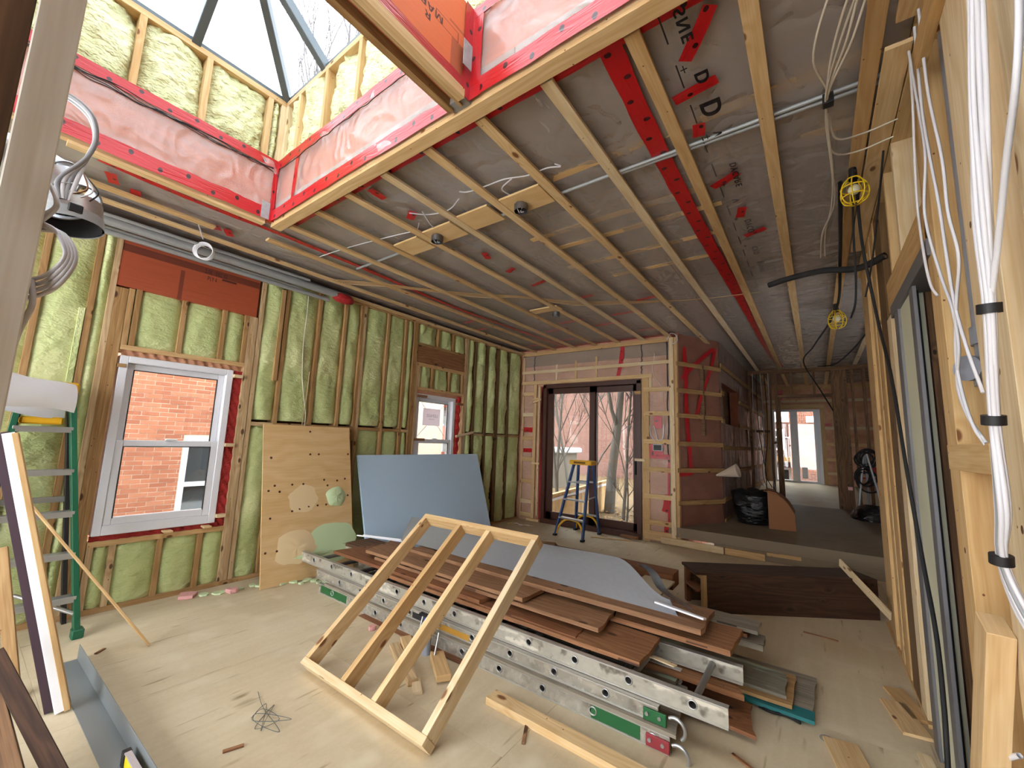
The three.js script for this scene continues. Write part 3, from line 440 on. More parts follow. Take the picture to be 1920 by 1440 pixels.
// ---------------------------------------------------------------- right stud wall with pocket-door opening
const woodY = [0xffffff, 0xf2e2c6, 0xe8d3b0].map((c) => mat({ map: T.pine, color: c, ...bump(T.noise, 0.0006) }));
{
  const w = struct('wall_right', 'yellow pine stud wall with a metal framed pocket opening'), D = 0.14;
  const s = (za, zb, Y, dx = 0, m, n = 'stud', d = D) => box(n, [WR + dx, WR + dx + d], Y, [zb, za], m ?? pick(woodY), w, 1);
  // far end pack
  s(-4.1, -4.9, [0, 3.1], 0.02, woodY[1], 'end_board', 0.1); s(-4.28, -4.36, [0, 3.05]); s(-3.72, -3.9, [0.04, 3.05]); s(-3.95, -4.06, [0.04, 3.05]); s(-3.42, -3.7, [0, 3.05], 0.006, M.sheath); s(-3.25, -3.4, [0.04, 2.25], 0);
  // pocket frame: steel edges with gypsum between
  for (const [a, b, m, dx] of [[-2.95, -3.06, M.steelStud, -0.008]]) s(a, b, [0, 2.22], dx, m, 'steel_stud', 0.03);
  s(-2.69, -2.95, [0.02, 2.2], 0.004, mat({ color: 0xc9c8b0 }), 'gypsum_strip', 0.05); s(-2.56, -2.64, [0, 2.2], -0.004, M.steelStud, 'steel_stud', 0.015); s(-2.64, -2.69, [0, 2.2], 0.01, M.rubber, 'gap_shade', 0.02); s(-2.69, -3.1, [0, 2.2], 0.06, M.dark, 'pocket_door', 0.03);  // black strip stands for the shade in the gap beside the gypsum
  box('pocket_header', [WR - 0.01, WR + 0.12], [2.2, 2.27], [-3.15, -2.18], M.steelStud, w, 2); box('header', [WR, WR + D], [2.27, 2.45], [-3.3, -2.2], woodY[2], w, 2);
  for (const [z, m] of [[-2.75, 0], [-3.05, 1]]) s(z, z - 0.04, [2.45, 3.05], 0, woodY[m]);
  box('top_plate', [WR, WR + D], [3.05, 3.13], [-4.9, 0.9], woodY[1], w, 2); box('top_plate', [WR - 0.03, WR + 0.0], [2.84, 2.93], [-1.95, 0.9], woodY[2], w, 2);
  box('bottom_plate', [WR, WR + D], [0, 0.038], [-2.2, 0.9], woodY[1], w, 2); box('bottom_plate', [WR, WR + D], [0, 0.02], [-4.9, -3.25], woodY[1], w, 2);
  box('sill_strip', [WR - 0.02, WR + 0.1], [0, 0.012], [-2.86, -2.2], woodY[0], w, 2);
  // near studs
  s(-2.1, -2.235, [0.038, 3.05], 0, woodY[1]); s(-1.52, -1.76, [0.038, 3.05], 0, woodY[0]); s(-1.2, -1.36, [0.038, 3.05], 0.0, woodY[0]); s(-0.75, -0.79, [0.038, 3.05]); s(-0.3, -0.34, [0.038, 3.05]); s(0.1, 0.06, [0.038, 3.05]);
  box('blocking', [WR - 0.002, WR + 0.09], [1.375, 1.465], [-2.235, -1.762], woodY[1], w, 2);
  box('bay_board', [WR + 0.1, WR + 0.13], [0.04, 1.375], [-2.1, -1.76], woodY[2], w, 1); box('bay_board', [WR + 0.1, WR + 0.13], [0.04, 3.05], [-1.52, -1.36], woodY[2], w, 1);
  // closet behind the studs, walls coloured dark for the shade inside
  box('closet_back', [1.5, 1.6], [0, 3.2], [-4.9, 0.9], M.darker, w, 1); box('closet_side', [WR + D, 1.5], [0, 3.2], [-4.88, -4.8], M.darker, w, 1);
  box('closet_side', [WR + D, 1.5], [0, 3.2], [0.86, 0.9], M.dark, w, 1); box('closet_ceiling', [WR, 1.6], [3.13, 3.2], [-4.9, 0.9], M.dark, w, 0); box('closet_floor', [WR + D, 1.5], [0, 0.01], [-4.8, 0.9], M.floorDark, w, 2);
  for (const [y, z] of [[2.85, -2.16], [1.1, -2.15], [0.7, -2.13], [1.65, -1.62], [1.92, -1.66], [0.5, -1.6], [2.45, -2.17], [1.25, -1.6], [2.1, -1.7]]) { const o = new THREE.Mesh(new THREE.SphereGeometry(0.011, 8, 6), M.dark); o.name = numbered('knot'); o.scale.set(0.12, 1, 0.8); o.position.set(WR, y, z); put(o, w); }
}
// rest of the room behind the camera, with a window added for fill light
{
  const w = struct('wall_front', 'room shell behind the viewer with a wide added window opening for fill light');
  const g = plateG([[-4.75, -0.25], [2.2, -0.25], [2.2, 3.4], [-4.75, 3.4]], 0.14, [[[-4.5, 0.35], [0.3, 0.35], [0.3, 2.95], [-4.5, 2.95]]]); g.translate(0, 0, 3.15); mesh('wall_panel', g, M.sheath, w);
  box('pane', [-4.5, 0.3], [0.35, 2.95], [3.21, 3.215], M.glass, w); for (const x of [-2.9, -1.3]) box('added_mullion', [x - 0.04, x + 0.04], [0.35, 2.95], [3.18, 3.25], M.vinyl, w);
  box('wall_panel', [2.0, 2.2], [-0.25, 3.4], [0.9, 3.2], M.sheath, w, 1); box('wall_panel', [1.5, 2.2], [0, 3.4], [0.86, 0.95], M.sheath, w, 1);
  // studs of the opening the viewer stands in
  box('stud', [-0.9, -0.752], [0, 3.1], [-0.037, 0.001], mat({ map: T.pineLit, color: 0xffffff, ...bump(T.noise, 0.0008) }), w, 1);  // grain whitened to stand in for skylight falling on this stud
  box('stud', [-0.9, -0.76], [0, 3.1], [0.003, 0.041], M.dark, w, 1); box('header', [-4.5, WR], [3.1, 3.14], [-0.04, 0.0], M.stud[1], w, 0);
}

// ---------------------------------------------------------------- ceiling: insulation boards, film, strapping
const OX = [-3.44, 0.25], OZ = [-1.335, 0.36];            // skylight opening in plan
{
  const c = struct('ceiling', 'grey insulation under plastic vapour barrier with wood strapping');
  const board = (X, Z) => box('insulation_board', [X[0] + 0.002, X[1] - 0.002], [3.15, 3.25], [Z[0] + 0.003, Z[1] - 0.003], M.board, c, 0, 0.001);
  const rows = []; for (let z = -1.335; z > -13.1; z -= 0.6) rows.push([Math.max(z - 0.6, -13.2), z]);
  rows.forEach(([a, b], i) => { for (let x = -4.7 + (i % 2 ? -0.6 : 0); x < 3.6; x += 1.22) { const q = [Math.max(x, -4.7), Math.min(x + 1.22, 3.6)]; if (q[1] - q[0] > 0.05 && (b > -6.6 || q[1] > -1.7)) board(q, [a, b]); } });
  for (const [X, Z] of [[[-4.7, OX[0] - 0.04], [-1.335, 0.36]], [[OX[1] + 0.04, 2.2], [-1.335, 0.36]], [[-4.7, 2.2], [0.4, 3.2]]]) board(X, Z);
  box('roof_deck', [-4.75, OX[0] - 0.04], [3.25, 3.35], [-13.3, 3.3], M.dark, c, 2); box('roof_deck', [OX[1] + 0.04, 3.7], [3.25, 3.35], [-13.3, 3.3], M.dark, c, 2);
  box('roof_deck', [OX[0] - 0.04, OX[1] + 0.04], [3.25, 3.35], [-13.3, -1.38], M.dark, c, 2); box('roof_deck', [OX[0] - 0.04, OX[1] + 0.04], [3.25, 3.35], [0.4, 3.3], M.dark, c, 2);
  // film with folds, more crinkled towards the kitchen
  const fold = (x, z) => { const k = sst(-0.7, -0.1, x) * sst(2.6, 5, -z), f = 0.014 * (fbm(x * 3, z * 3, 0, 0, 3, 401) - 0.5) + 0.012 * (1 - Math.abs(2 * fbm(x * 2.2 + z * 1.4, z * 0.8, 0, 0, 3, 403) - 1)); const r = 1 - Math.abs(2 * fbm(x * 3 + 2 * vn(z * 2, x, 0, 0, 9), z * 9, 0, 0, 2, 407) - 1); return -(f * 0.9 + k * 0.036 * r * r); };
  const film = (x0, x1, z0, z1, step) => mesh('vapour_barrier', gridG([x0, CF + 0.023, z0], [x1 - x0, 0, 0], [0, 0, z1 - z0], Math.ceil((x1 - x0) / step), Math.ceil((z0 - z1) / step), (a, b, p, q) => fold(x0 + p, z0 - q)), M.filmC, c);
  film(-4.55, 0.6, -1.36, -6.45, 0.024); film(-1.3, 3.4, -6.45, -13, 0.035);
  film(-4.55, OX[0] - 0.03, 0.4, -1.36, 0.04); film(OX[1] + 0.03, 0.55, 0.4, -1.36, 0.04);
  // cross strips of wood behind the film
  for (const [z, x0, x1] of [[-2.15, -1.4, 0.42], [-2.6, 0.02, 0.28], [-2.78, -1.9, -0.5], [-3.03, -1.8, -0.45], [-3.45, -1.9, -0.5], [-3.86, -1.6, -0.6]]) box('cross_strip', [x0, x1], [3.141, 3.152], [z - 0.028, z + 0.028], M.fir, c, 0);
  // strapping boards
  const bat = (x, z0, z1, w = 0.064, y = 3.08) => box('strapping', [x, x + w], [y, y + 0.019], [z1, z0], pick(M.pineL), c, 2);
  for (let i = 0; i < 9; i++) { const x = -3.81 + 0.407 * i; bat(x, -1.44, x < -1.7 ? -6.4 : -10.05); if (x > -1.7) bat(x, -10.12, -12.95); }
  for (const x of [-0.15, 0.24]) { bat(x, -1.37, -10.05); bat(x, -10.12, -12.95); }
  bat(-4.22, -0.05, -6.4); bat(-4.5, -0.05, -6.4, 0.07, 3.06); bat(-3.98, -0.05, -1.1); bat(0.33, -0.05, -1.95, 0.085, 3.06); bat(0.31, -2.06, -4.2, 0.085, 3.05); bat(0.64, -5.0, -10.05); bat(1.04, -5.0, -10.05);
  // trim strips round the opening
  box('opening_strip', [-3.47, 0.3], [3.06, 3.08], [-1.415, -1.335], M.pineL[2], c, 0); box('opening_strip', [-3.47, 0.3], [3.08, 3.125], [-1.372, -1.335], M.pineL[1], c, 0);
  box('opening_strip', [-3.5, -3.44], [3.06, 3.08], [-1.28, -0.2], M.pineL[2], c, 2); box('opening_strip', [-3.48, -3.44], [3.08, 3.125], [-1.28, 0.36], M.pineL[1], c, 2);
  // red tape on the film
  const tp = (pts, w, jag = 0.15, y = 3.118) => mesh('red_tape', ribbonG(pts.map(([x, z]) => [x, y, z]), w, [0, -1, 0], 0.001, jag), M.tape, c);
  tp([[-0.63, -1.43], [-0.65, -2.3], [-0.64, -3.6], [-0.6, -5.5], [-0.57, -8.5], [-0.5, -10]], 0.1); tp([[-3.62, -0.35], [-3.66, -0.8], [-3.64, -1.5], [-3.66, -2.4], [-3.72, -3.6], [-3.66, -4.9], [-3.55, -6.35]], 0.055, 0.3);
  tp([[-3.4, -1.45], [0.25, -1.45]], 0.09); tp([[-1.6, -6.36], [-4.45, -6.36]], 0.07, 0.3);
  for (const [x, z, a, l] of [[-2.41, -1.58, 1.5, 0.13], [-2.42, -1.9, 0.5, 0.13], [-2.38, -2.75, 1.2, 0.13], [-2.38, -3.13, 0.4, 0.13], [-2.33, -3.57, 0.3, 0.2], [-3.81, -0.45, 0.3, 0.16], [-3.95, -0.6, 0.2, 0.2], [-4.0, -1.22, 0.5, 0.14], [-3.98, -1.12, 0.5, 0.1], [-0.31, -1.62, 0.95, 0.24], [-0.38, -1.9, 0.12, 0.2], [-0.42, -2.18, 1.4, 0.1], [-0.38, -2.72, 0.5, 0.18], [-0.35, -3.18, 1.3, 0.14], [-0.3, -3.55, 0.4, 0.16], [-2.7, -5.0, 0.05, 0.4], [-2.3, -5.35, 0.05, 0.4], [-1.9, -5.0, 0.05, 0.4], [-3.1, -5.3, 0.05, 0.4], [-3.3, -5.9, 0.05, 0.4], [-2.1, -4.2, 0.1, 0.25], [-1.5, -4.6, 0.1, 0.25], [-1.9, -5.9, 0.05, 0.3], [-4.0, -4.3, 0.1, 0.2], [-4.1, -4.7, 0.1, 0.2], [-4.0, -6.0, 0.1, 0.25]])
    tp([[x - Math.cos(a) * l / 2, z - Math.sin(a) * l / 2], [x + Math.cos(a) * l / 2, z + Math.sin(a) * l / 2]], 0.06, 0.25, 3.112);
  // black lettering printed on the film, read from behind
  const letter = canvasTex(128, 1024, (g, W, H) => { g.clearRect(0, 0, W, H); g.fillStyle = '#17151a'; g.translate(W / 2, 0); g.rotate(Math.PI / 2); g.scale(1, -1); const t = (s, x, y, f) => { g.font = f; g.fillText(s, x, y); }; t('ESNE', 6, 14, 'bold 30px sans-serif'); t('D', 190, 30, 'bold 62px sans-serif'); t('D', 130, 22, 'bold 40px sans-serif'); t('V', 270, 14, 'bold 26px sans-serif'); t('DYCARE', 372, 26, 'bold 24px sans-serif'); t('V', 505, 6, 'bold 26px sans-serif'); t('DYCO', 610, 24, 'bold 28px sans-serif'); t('V', 710, 6, 'bold 22px sans-serif'); t('CXO', 770, 20, 'bold 28px sans-serif'); t('DYCARE', 880, 20, 'bold 24px sans-serif'); for (let i = 0; i < 12; i++) g.fillRect(20 + i * 84, -34, 46, 3); for (let i = 0; i < 6; i++) { g.fillRect(110 + i * 160, -22, 14, 2); g.fillRect(116 + i * 160, -28, 2, 14); } });
  letter.repeat.set(1, 1);
  const lg = new THREE.PlaneGeometry(0.26, 3.2); lg.rotateX(Math.PI / 2); const lm = new THREE.Mesh(lg, mat({ map: letter, transparent: true, alphaTest: 0.4, roughness: 0.4, side: THREE.DoubleSide })); lm.name = 'printed_lettering'; lm.position.set(-0.35, 3.101, -2.98); put(lm, c);
}

// ---------------------------------------------------------------- skylight well and glazing
{
  const s = struct('window_3', 'skylight well of foam filled curbs, red engineered beams and plastic film');
  const yb = 3.08, yt = 3.6, yc = 4.17, [x0, x1] = OX, [z0, z1] = OZ;
  box('engineered_beam', [x0 - 0.06, x0 - 0.02], [yb + 0.02, yt], [z0 - 0.06, z1 + 0.06], M.lvl, s, 2); box('engineered_beam', [x0 - 0.06, x1 + 0.06], [yb + 0.02, yt], [z0 - 0.06, z0 - 0.02], M.lvl, s, 0);
  box('engineered_beam', [x1 + 0.02, x1 + 0.06], [yb + 0.02, yt], [z0 - 0.06, z1 + 0.06], M.lvl, s, 2); box('engineered_beam', [x0 - 0.06, x1 + 0.06], [yb + 0.02, yt], [z1 + 0.02, z1 + 0.06], M.lvl, s, 0);
  const fl = (O, U, sd) => mesh('vapour_barrier', gridG(O, U, [0, yt - yb - 0.04, 0], Math.ceil(V(...U).length() / 0.025), 22, (a, b, p, q) => 0.02 * (fbm(p * 3 + q * 2, q * 3, 0, 0, 3, sd) - 0.5) + 0.018 * (1 - Math.abs(2 * fbm(p * 3 + q * 4, q * 2 - p, 0, 0, 3, sd + 3) - 1))), M.filmW, s);
  fl([x0 + 0.0, yb + 0.03, z1], [0, 0, z0 - z1], 501); fl([x0, yb + 0.03, z0], [2.04, 0, 0], 511); fl([-1.3, yb + 0.03, z0], [1.55, 0, 0], 521); fl([x1, yb + 0.03, z0], [0, 0, z1 - z0], 531);
  const tp = (pts, w, n, m) => mesh('red_tape', ribbonG(pts, w, n, 0.002, 0.25), m ?? M.tape, s), e = 0.018;
  tp([[x0 + e, yb + 0.06, z1], [x0 + e, yb + 0.06, z0]], 0.1, [1, 0, 0]); tp([[x0 + e, yt - 0.03, z1], [x0 + e, yt - 0.03, z0]], 0.075, [1, 0, 0]); tp([[x0 + e, yb + 0.03, z0 + 0.02], [x0 + e, yt, z0 + 0.02]], 0.05, [1, 0, 0]);
  tp([[x0, yb + 0.055, z0 + e], [-1.42, yb + 0.055, z0 + e]], 0.09, [0, 0, 1]); tp([[x0, yt - 0.03, z0 + e], [-1.42, yt - 0.03, z0 + e]], 0.075, [0, 0, 1]); tp([[x0 + 0.02, yb + 0.03, z0 + e], [x0 + 0.02, yt, z0 + e]], 0.05, [0, 0, 1]); tp([[-3.1, yb + 0.05, z0 + e], [-3.08, yt, z0 + e]], 0.045, [0, 0, 1]);
  tp([[-1.3, yb + 0.055, z0 + e], [x1, yb + 0.055, z0 + e]], 0.1, [0, 0, 1]); tp([[-1.3, yt - 0.03, z0 + e], [x1, yt - 0.03, z0 + e]], 0.07, [0, 0, 1]); tp([[-1.265, yb, z0 + e], [-1.265, yt, z0 + e]], 0.07, [0, 0, 1]);
  for (const [x, z, n] of [[x0 + 0.022, z1, 1]]) for (let i = 0; i < 5; i++) tube('sealant_bead', Array.from({ length: 20 }, (_, k) => [x + rr(-0.003, 0.006), yt - 0.075 - i * 0.006 + rr(-0.01, 0.01) + 0.01 * Math.sin(k + i), lerp(z1 - 0.1, z0 + 0.05, k / 19)]), 0.0028, M.black, s, 60, 4);
  tube('sealant_bead', Array.from({ length: 30 }, (_, k) => [lerp(-3.35, -1.5, k / 29), yt - 0.085 + rr(-0.008, 0.008), z0 + 0.022]), 0.003, M.black, s, 90, 4);
  for (const p of [[x0 + 0.02, 3.18, z0 + 0.07], [-1.275, 3.3, z0 + 0.07]]) box('metal_hanger', [p[0], p[0] + 0.003], [p[1] - 0.09, p[1] + 0.05], [p[2] - 0.03, p[2] + 0.03], M.galvDull, s, 1);
  // cross beam, orange face with print, strips and dark gap below
  box('cross_beam', [-1.415, -1.305], [yb + 0.03, yt + 0.0], [z0 - 0.02, z1 + 0.03], M.lvl, s, 2);
  const pr = canvasTex(1024, 512, (c, W, H) => { c.fillStyle = '#d36a3a'; c.fillRect(0, 0, W, H); for (let i = 0; i < 700; i++) { c.fillStyle = `rgba(${150 + 60 * rnd()},${60 + 40 * rnd()},30,0.10)`; c.fillRect(rnd() * W, rnd() * H, 80 + 200 * rnd(), 2); } c.fillStyle = '#4b2416'; c.font = 'bold 54px sans-serif'; c.save(); c.translate(860, 250); c.rotate(Math.PI); c.fillText('MAB 01', 0, 0); c.fillText('R', 60, -56); c.restore(); c.strokeStyle = '#7a3a22'; c.lineWidth = 4; c.strokeRect(820, 235, 120, 56); c.fillStyle = 'rgba(120,60,35,0.45)'; c.fillRect(905, 290, 119, 222); c.fillRect(890, 200, 100, 14); });
  pr.repeat.set(1, 1); const pg = new THREE.PlaneGeometry(1.24, 0.46); pg.rotateY(Math.PI / 2); const pm = new THREE.Mesh(pg, mat({ map: pr, roughness: 0.7 })); pm.name = 'printed_face'; pm.position.set(-1.3035, 3.36, -0.705); put(pm, s);
  tp([[-1.301, yb + 0.06, z1], [-1.301, yb + 0.06, z0 + 0.02]], 0.06, [1, 0, 0], M.tapeBare); tp([[-1.3, yb, z0 + 0.045], [-1.3, yt, z0 + 0.045]], 0.06, [1, 0, 0]);
  box('beam_strip', [-1.33, -1.29], [yb - 0.02, yb + 0.03], [z0 + 0.06, z1], M.pineL[1], s, 2); box('beam_strip', [-1.345, -1.33], [yb - 0.02, yb + 0.03], [z0 + 0.03, z1], M.pineOld ?? M.stud[1], s, 2); box('beam_strip', [-1.425, -1.39], [yb - 0.02, yb + 0.03], [z0 + 0.03, z1], M.stud[2], s, 2); box('beam_end', [-1.41, -1.3], [yb - 0.005, yb + 0.03], [z0, z0 + 0.06], mat({ color: 0x8a8580 }), s, 0);
  // curbs
  const cw = [x0 - 0.14, x0], zb = [z0 - 0.14, z0];
  box('curb_sheathing', [x0 - 0.17, x0 - 0.14], [yt, yc], [z0 - 0.17, z1 + 0.12], M.sheath, s, 2); box('curb_sheathing', [x0 - 0.14, x1 + 0.17], [yt, yc], [z0 - 0.17, z0 - 0.14], M.sheath, s, 0); box('curb_sheathing', [x1 + 0.14, x1 + 0.17], [yt, yc], [z0 - 0.17, z1 + 0.12], M.sheath, s, 2); box('curb_sheathing', [x0 - 0.14, x1 + 0.14], [yt, yc], [z1 + 0.09, z1 + 0.12], M.sheath, s, 0);
  box('curb_plate', cw, [yc - 0.045, yc], [z0, z1 + 0.09], M.pineL[1], s, 2); box('curb_plate', [x0 - 0.14, x1 + 0.14], [yc - 0.045, yc], zb, M.pineL[1], s, 0); box('curb_plate', [x1, x1 + 0.14], [yc - 0.045, yc], [z0, z1 + 0.09], M.pineL[1], s, 2); box('curb_plate', [x0 - 0.14, x1 + 0.14], [yc - 0.045, yc], [z1, z1 + 0.09], M.pineL[1], s, 0);
  const stz = [0.3, -0.05, -0.4, -0.775, -1.2, -1.3]; for (const z of stz) box('curb_stud', [x0 - 0.13, x0], [yt, yc - 0.045], [z - 0.038, z], pick(M.pineL), s, 1);
  for (const [a, b] of [[0.262, -0.05], [-0.088, -0.4], [-0.438, -0.775], [-0.813, -1.2], [-1.238, -1.3]]) foamX(s, x0, b, a, yt, yc - 0.045, { m: M.foamUp, amp: 0.06, edge: 0.03, rec: 0.035, hf: 0.9 });
  const stx = [x0, -3.23, -2.83, -2.4, -1.98, -1.56, -1.1, -0.7, -0.28, 0.21]; for (const x of stx) box('curb_stud', [x, x + 0.038], [yt, yc - 0.045], [z0 - 0.13, z0], pick(M.pineL), s, 1);
  for (let i = 0; i + 1 < stx.length; i++) foamZ(s, z0, stx[i] + 0.038, stx[i + 1], yt, yc - 0.045, { m: M.foamUp, amp: 0.06, edge: 0.03, rec: 0.035, hf: 0.9 });
  foamX(s, x1 + 0.1, z0, z1, yt, yc - 0.045, { m: M.foamUp }); box('curb_face', [x0 - 0.1, x1 + 0.1], [yt, yc - 0.045], [z1 + 0.03, z1 + 0.06], M.foamUp, s, 0);
  // pyramid glazing: bars and panes, 40 degrees
  const p = 0.84, ax = (x1 - x0) / 2, az = (z1 - z0) / 2 + 0.05, zc = (z0 + z1) / 2 + 0.03, H = az * p, yy = yc + 0.01, A = [x0 - 0.03, yy, z0 - 0.03], B = [x1 + 0.03, yy, z0 - 0.03], C = [x1 + 0.03, yy, z1 + 0.08], D = [x0 - 0.03, yy, z1 + 0.08], R0 = [x0 + az, yy + H, zc], R1 = [x1 - az, yy + H, zc];
  const bar = (a, b) => { beam('glazing_bar', a, b, 0.075, 0.055, M.bar, s, [0, 1, 0], 0.004); };
  bar(A, R0); bar(D, R0); bar(B, R1); bar(C, R1); bar(R0, R1); for (const zz of [-0.7, -0.05]) { const k = Math.min(zz - z0 + 0.03, z1 + 0.08 - zz); bar([x0 - 0.03, yy, zz], [x0 - 0.03 + k, yy + H * k / (az + 0.03), zz]); }
  for (const x of [-2.87, -2.2, -1.55, -0.9, -0.35]) { const k = Math.min(1, (x - x0 + 0.03) / (az + 0.03), (x1 - x) / az), t = k; bar([x, yy, z0 - 0.03], [x, yy + H * t, lerp(z0 - 0.03, zc, t)]); bar([x, yy, z1 + 0.08], [x, yy + H * t, lerp(z1 + 0.08, zc, t)]); }
  for (const [a, b] of [[A, B], [B, C], [C, D], [D, A]]) beam('glazing_sill', a, b, 0.05, 0.05, M.bar, s, [0, 1, 0], 0.004);
  const pane = (...q) => { const G = new THREE.BufferGeometry(), v = [], u = []; for (let i = 1; i + 1 < q.length; i++) for (const w of [q[0], q[i], q[i + 1]]) { v.push(w[0], w[1] + 0.045, w[2]); u.push(w[0], w[2]); } G.setAttribute('position', new THREE.Float32BufferAttribute(v, 3)); G.setAttribute('uv', new THREE.Float32BufferAttribute(u, 2)); G.computeVertexNormals(); mesh('pane', G, M.skyGlass, s); };
  M.skyGlass = phys({ color: 0xb4b9bd, transmission: 1, thickness: 0, roughness: 0.02, side: THREE.DoubleSide }); pane(A, B, R1, R0); pane(B, C, R1); pane(C, D, R0, R1); pane(D, A, R0);
}

// ---------------------------------------------------------------- pile of ladders and planks
// C-section rail along x, web facing +z (face = 1) or -z, with rung holes
function railG(x0, x1, y0, h, z, face, holes, hr = 0.017) {
  const g1 = plateG([[x0, y0], [x1, y0], [x1, y0 + h], [x0, y0 + h]], 0.003, holes.map((x) => circle(x, y0 + h * 0.55, hr)));
  g1.translate(0, 0, z - (face > 0 ? 0.003 : 0));
  const fl = (y) => { const g = boxG(x1 - x0, 0.004, 0.03, 0, 0.001); g.translate((x0 + x1) / 2, y, z - face * 0.015); return g; };
  const lip = (y) => { const g = boxG(x1 - x0, 0.008, 0.006, 0, 0.001); g.translate((x0 + x1) / 2, y, z + face * 0.003); return g; };
  const n = (g) => (g.index ? g.toNonIndexed() : g);
  return [n(g1), mergeGeometries([fl(y0 + 0.002), fl(y0 + h - 0.002), lip(y0 + 0.004), lip(y0 + h - 0.004)])];
}
function extLadder(label, x0, x1, y0, h, zf, zb, first, extra) {
  const t = thing('extension_ladder', label, 'ladder', [(x0 + x1) / 2, y0, (zf + zb) / 2], 'aluminium ladders stacked under the planks');
  const holes = []; for (let x = first; x > x0 + 0.08; x -= 0.3085) holes.push(x);
  for (const [z, f] of [[zf, 1], [zb, -1]]) { const [web, edge] = railG(x0, x1, y0, h, z, f, holes), r = mesh('rail', web, first > -0.6 ? M.aluWorn : M.alu, t), e = new THREE.Mesh(edge, M.aluEdge); e.name = numbered('rail_flange'); e.castShadow = e.receiveShadow = true; r.add(e); }
  const rg = new THREE.CylinderGeometry(0.0165, 0.0165, zf - zb + 0.006, 14, 1, true); rg.rotateX(Math.PI / 2);
  const cg = new THREE.TorusGeometry(0.019, 0.004, 6, 18);
  const rungM = mat({ color: 0x8b8a86, metalness: 0.6, roughness: 0.45, side: THREE.DoubleSide });
  for (const x of holes) { const o = mesh('rung', rg, rungM, t); o.position.x += x; o.position.y += y0 + h * 0.55; o.position.z += (zf + zb) / 2; const c = mesh('rung_collar', cg, M.aluBright, t); c.position.x += x; c.position.y += y0 + h * 0.55; c.position.z += zf + 0.001; }
  extra?.(t); return t;
}
const greenP = mat({ color: 0x1a5c2f, roughness: 0.5, ...bump(T.noise, 0.001) }), redP = mat({ color: 0x8e2f36, roughness: 0.5, ...bump(T.noise, 0.001) });
function hook(t, x, y, z, m) {         // rung lock: bracket and curved hook
  box('lock_bracket', [x - 0.13, x - 0.02], [y - 0.032, y + 0.022], [z + 0.002, z + 0.014], m, t, 0, 0.003);
  for (const dx of [-0.11, -0.05]) cyl('bolt', [x + dx, y, z + 0.012], [x + dx, y, z + 0.022], 0.009, M.aluBright, t, 0.009, 8);
  const pts = []; for (let i = 0; i <= 10; i++) { const a = 2.2 - i * 0.31; pts.push([x + 0.045 * Math.cos(a) + 0.02, y - 0.02 + 0.045 * Math.sin(a), z + 0.01]); }
  mesh('lock_hook', tubeG(pts, 0.0085, 24, 8), M.aluBright, t);
}
extLadder('bottom aluminium extension ladder on the floor with green labels', -3.7, -0.62, 0, 0.082, -2.175, -2.62, -0.7, (t) => { box('label', [-3.66, -3.26], [0.012, 0.072], [-2.1765, -2.174], greenP, t); box('label', [-1.02, -0.76], [0.01, 0.076], [-2.1765, -2.174], greenP, t); hook(t, -0.6, 0.04, -2.175, redP); });
extLadder('middle aluminium ladder with yellow sticker between the other two', -3.8, -0.68, 0.101, 0.072, -2.2, -2.64, -0.95, (t) => { box('label', [-2.2, -1.9], [0.1, 0.145], [-2.2015, -2.199], mat({ color: 0xb0802a }), t); box('label', [-2.46, -2.28], [0.11, 0.15], [-2.2015, -2.199], M.black, t); hook(t, -0.62, 0.135, -2.2, greenP); });
extLadder('top paint-spattered aluminium ladder reaching furthest left and right', -4.28, -0.38, 0.175, 0.09, -2.235, -2.7, -0.531, (t) => { for (const z of [-2.238, -2.697]) box('end_cap', [-4.295, -4.26], [0.166, 0.27], [z - 0.022, z + 0.02], M.rubber, t, 1, 0.004); box('cross_bar', [-3.98, -3.94], [0.2, 0.225], [-2.69, -2.24], M.rubber, t, 2); });

// planks: left end x0, right end x1
function plank(label, x0, x1, z0, z1, y, m, o = {}) {
  const a = o.skewL ?? 0, b = o.skewR ?? 0, t = o.t ?? 0.024, n = Math.ceil((x1 - x0) / 0.12), sd = 600 + Math.floor(rnd() * 900);
  const g = slabG([0, 0, 0], [x1 - x0, 0, 0], [0, 0, -(z1 - z0)], n, 6, (u, v, p, q) => 0.004 * (fbm(p * 1.5, q * 8, 0, 0, 2, sd) - 0.5) + (o.sag ?? 0) * Math.sin(u * 3.14), t);
  const P = g.attributes.position, ou = rnd() * 3, U = g.attributes.uv;
  for (let i = 0; i < P.count; i++) { const u = P.getX(i) / (x1 - x0), v = -P.getZ(i) / (z1 - z0); let x = P.getX(i), z = P.getZ(i); x += (1 - sst(0, 0.12, u)) * (a * v + 0.02 * (vn(v * 6, 1, 0, 0, sd) - 0.5)) + sst(0.88, 1, u) * (b * v + 0.02 * (vn(v * 5, 3, 0, 0, sd) - 0.5)); z += 0.008 * (vn(u * 12, v < 0.5 ? 1 : 9, 0, 0, sd) - 0.5); P.setXYZ(i, x, P.getY(i) + (o.rise ?? 0) * (x / (x1 - x0)), z); U.setXY(i, U.getX(i) + ou, U.getY(i) + ou * 0.7); }
  g.computeVertexNormals(); const q = new THREE.Mesh(g, m); q.name = numbered('wood_plank'); q.position.set(x0, y, z1); put(q); q.rotation.y = o.turn ?? 0; return tag(q, label, 'plank', 'salvaged planks piled on the ladders');
}
const K = M.plank;
plank('topmost brown plank of the pile with a pointed left end', -3.32, -1.6, -2.74, -2.37, 0.4, K[0], { skewL: -0.12, skewR: 0.0 });
plank('brown plank under the topmost one, rounded at its left end', -3.72, -1.9, -2.68, -2.3, 0.335, K[1], { skewL: 0.1 });
plank('brown plank with a ragged right end over the ladder', -3.2, -1.07, -2.7, -2.38, 0.362, K[0], { skewR: -0.03 });
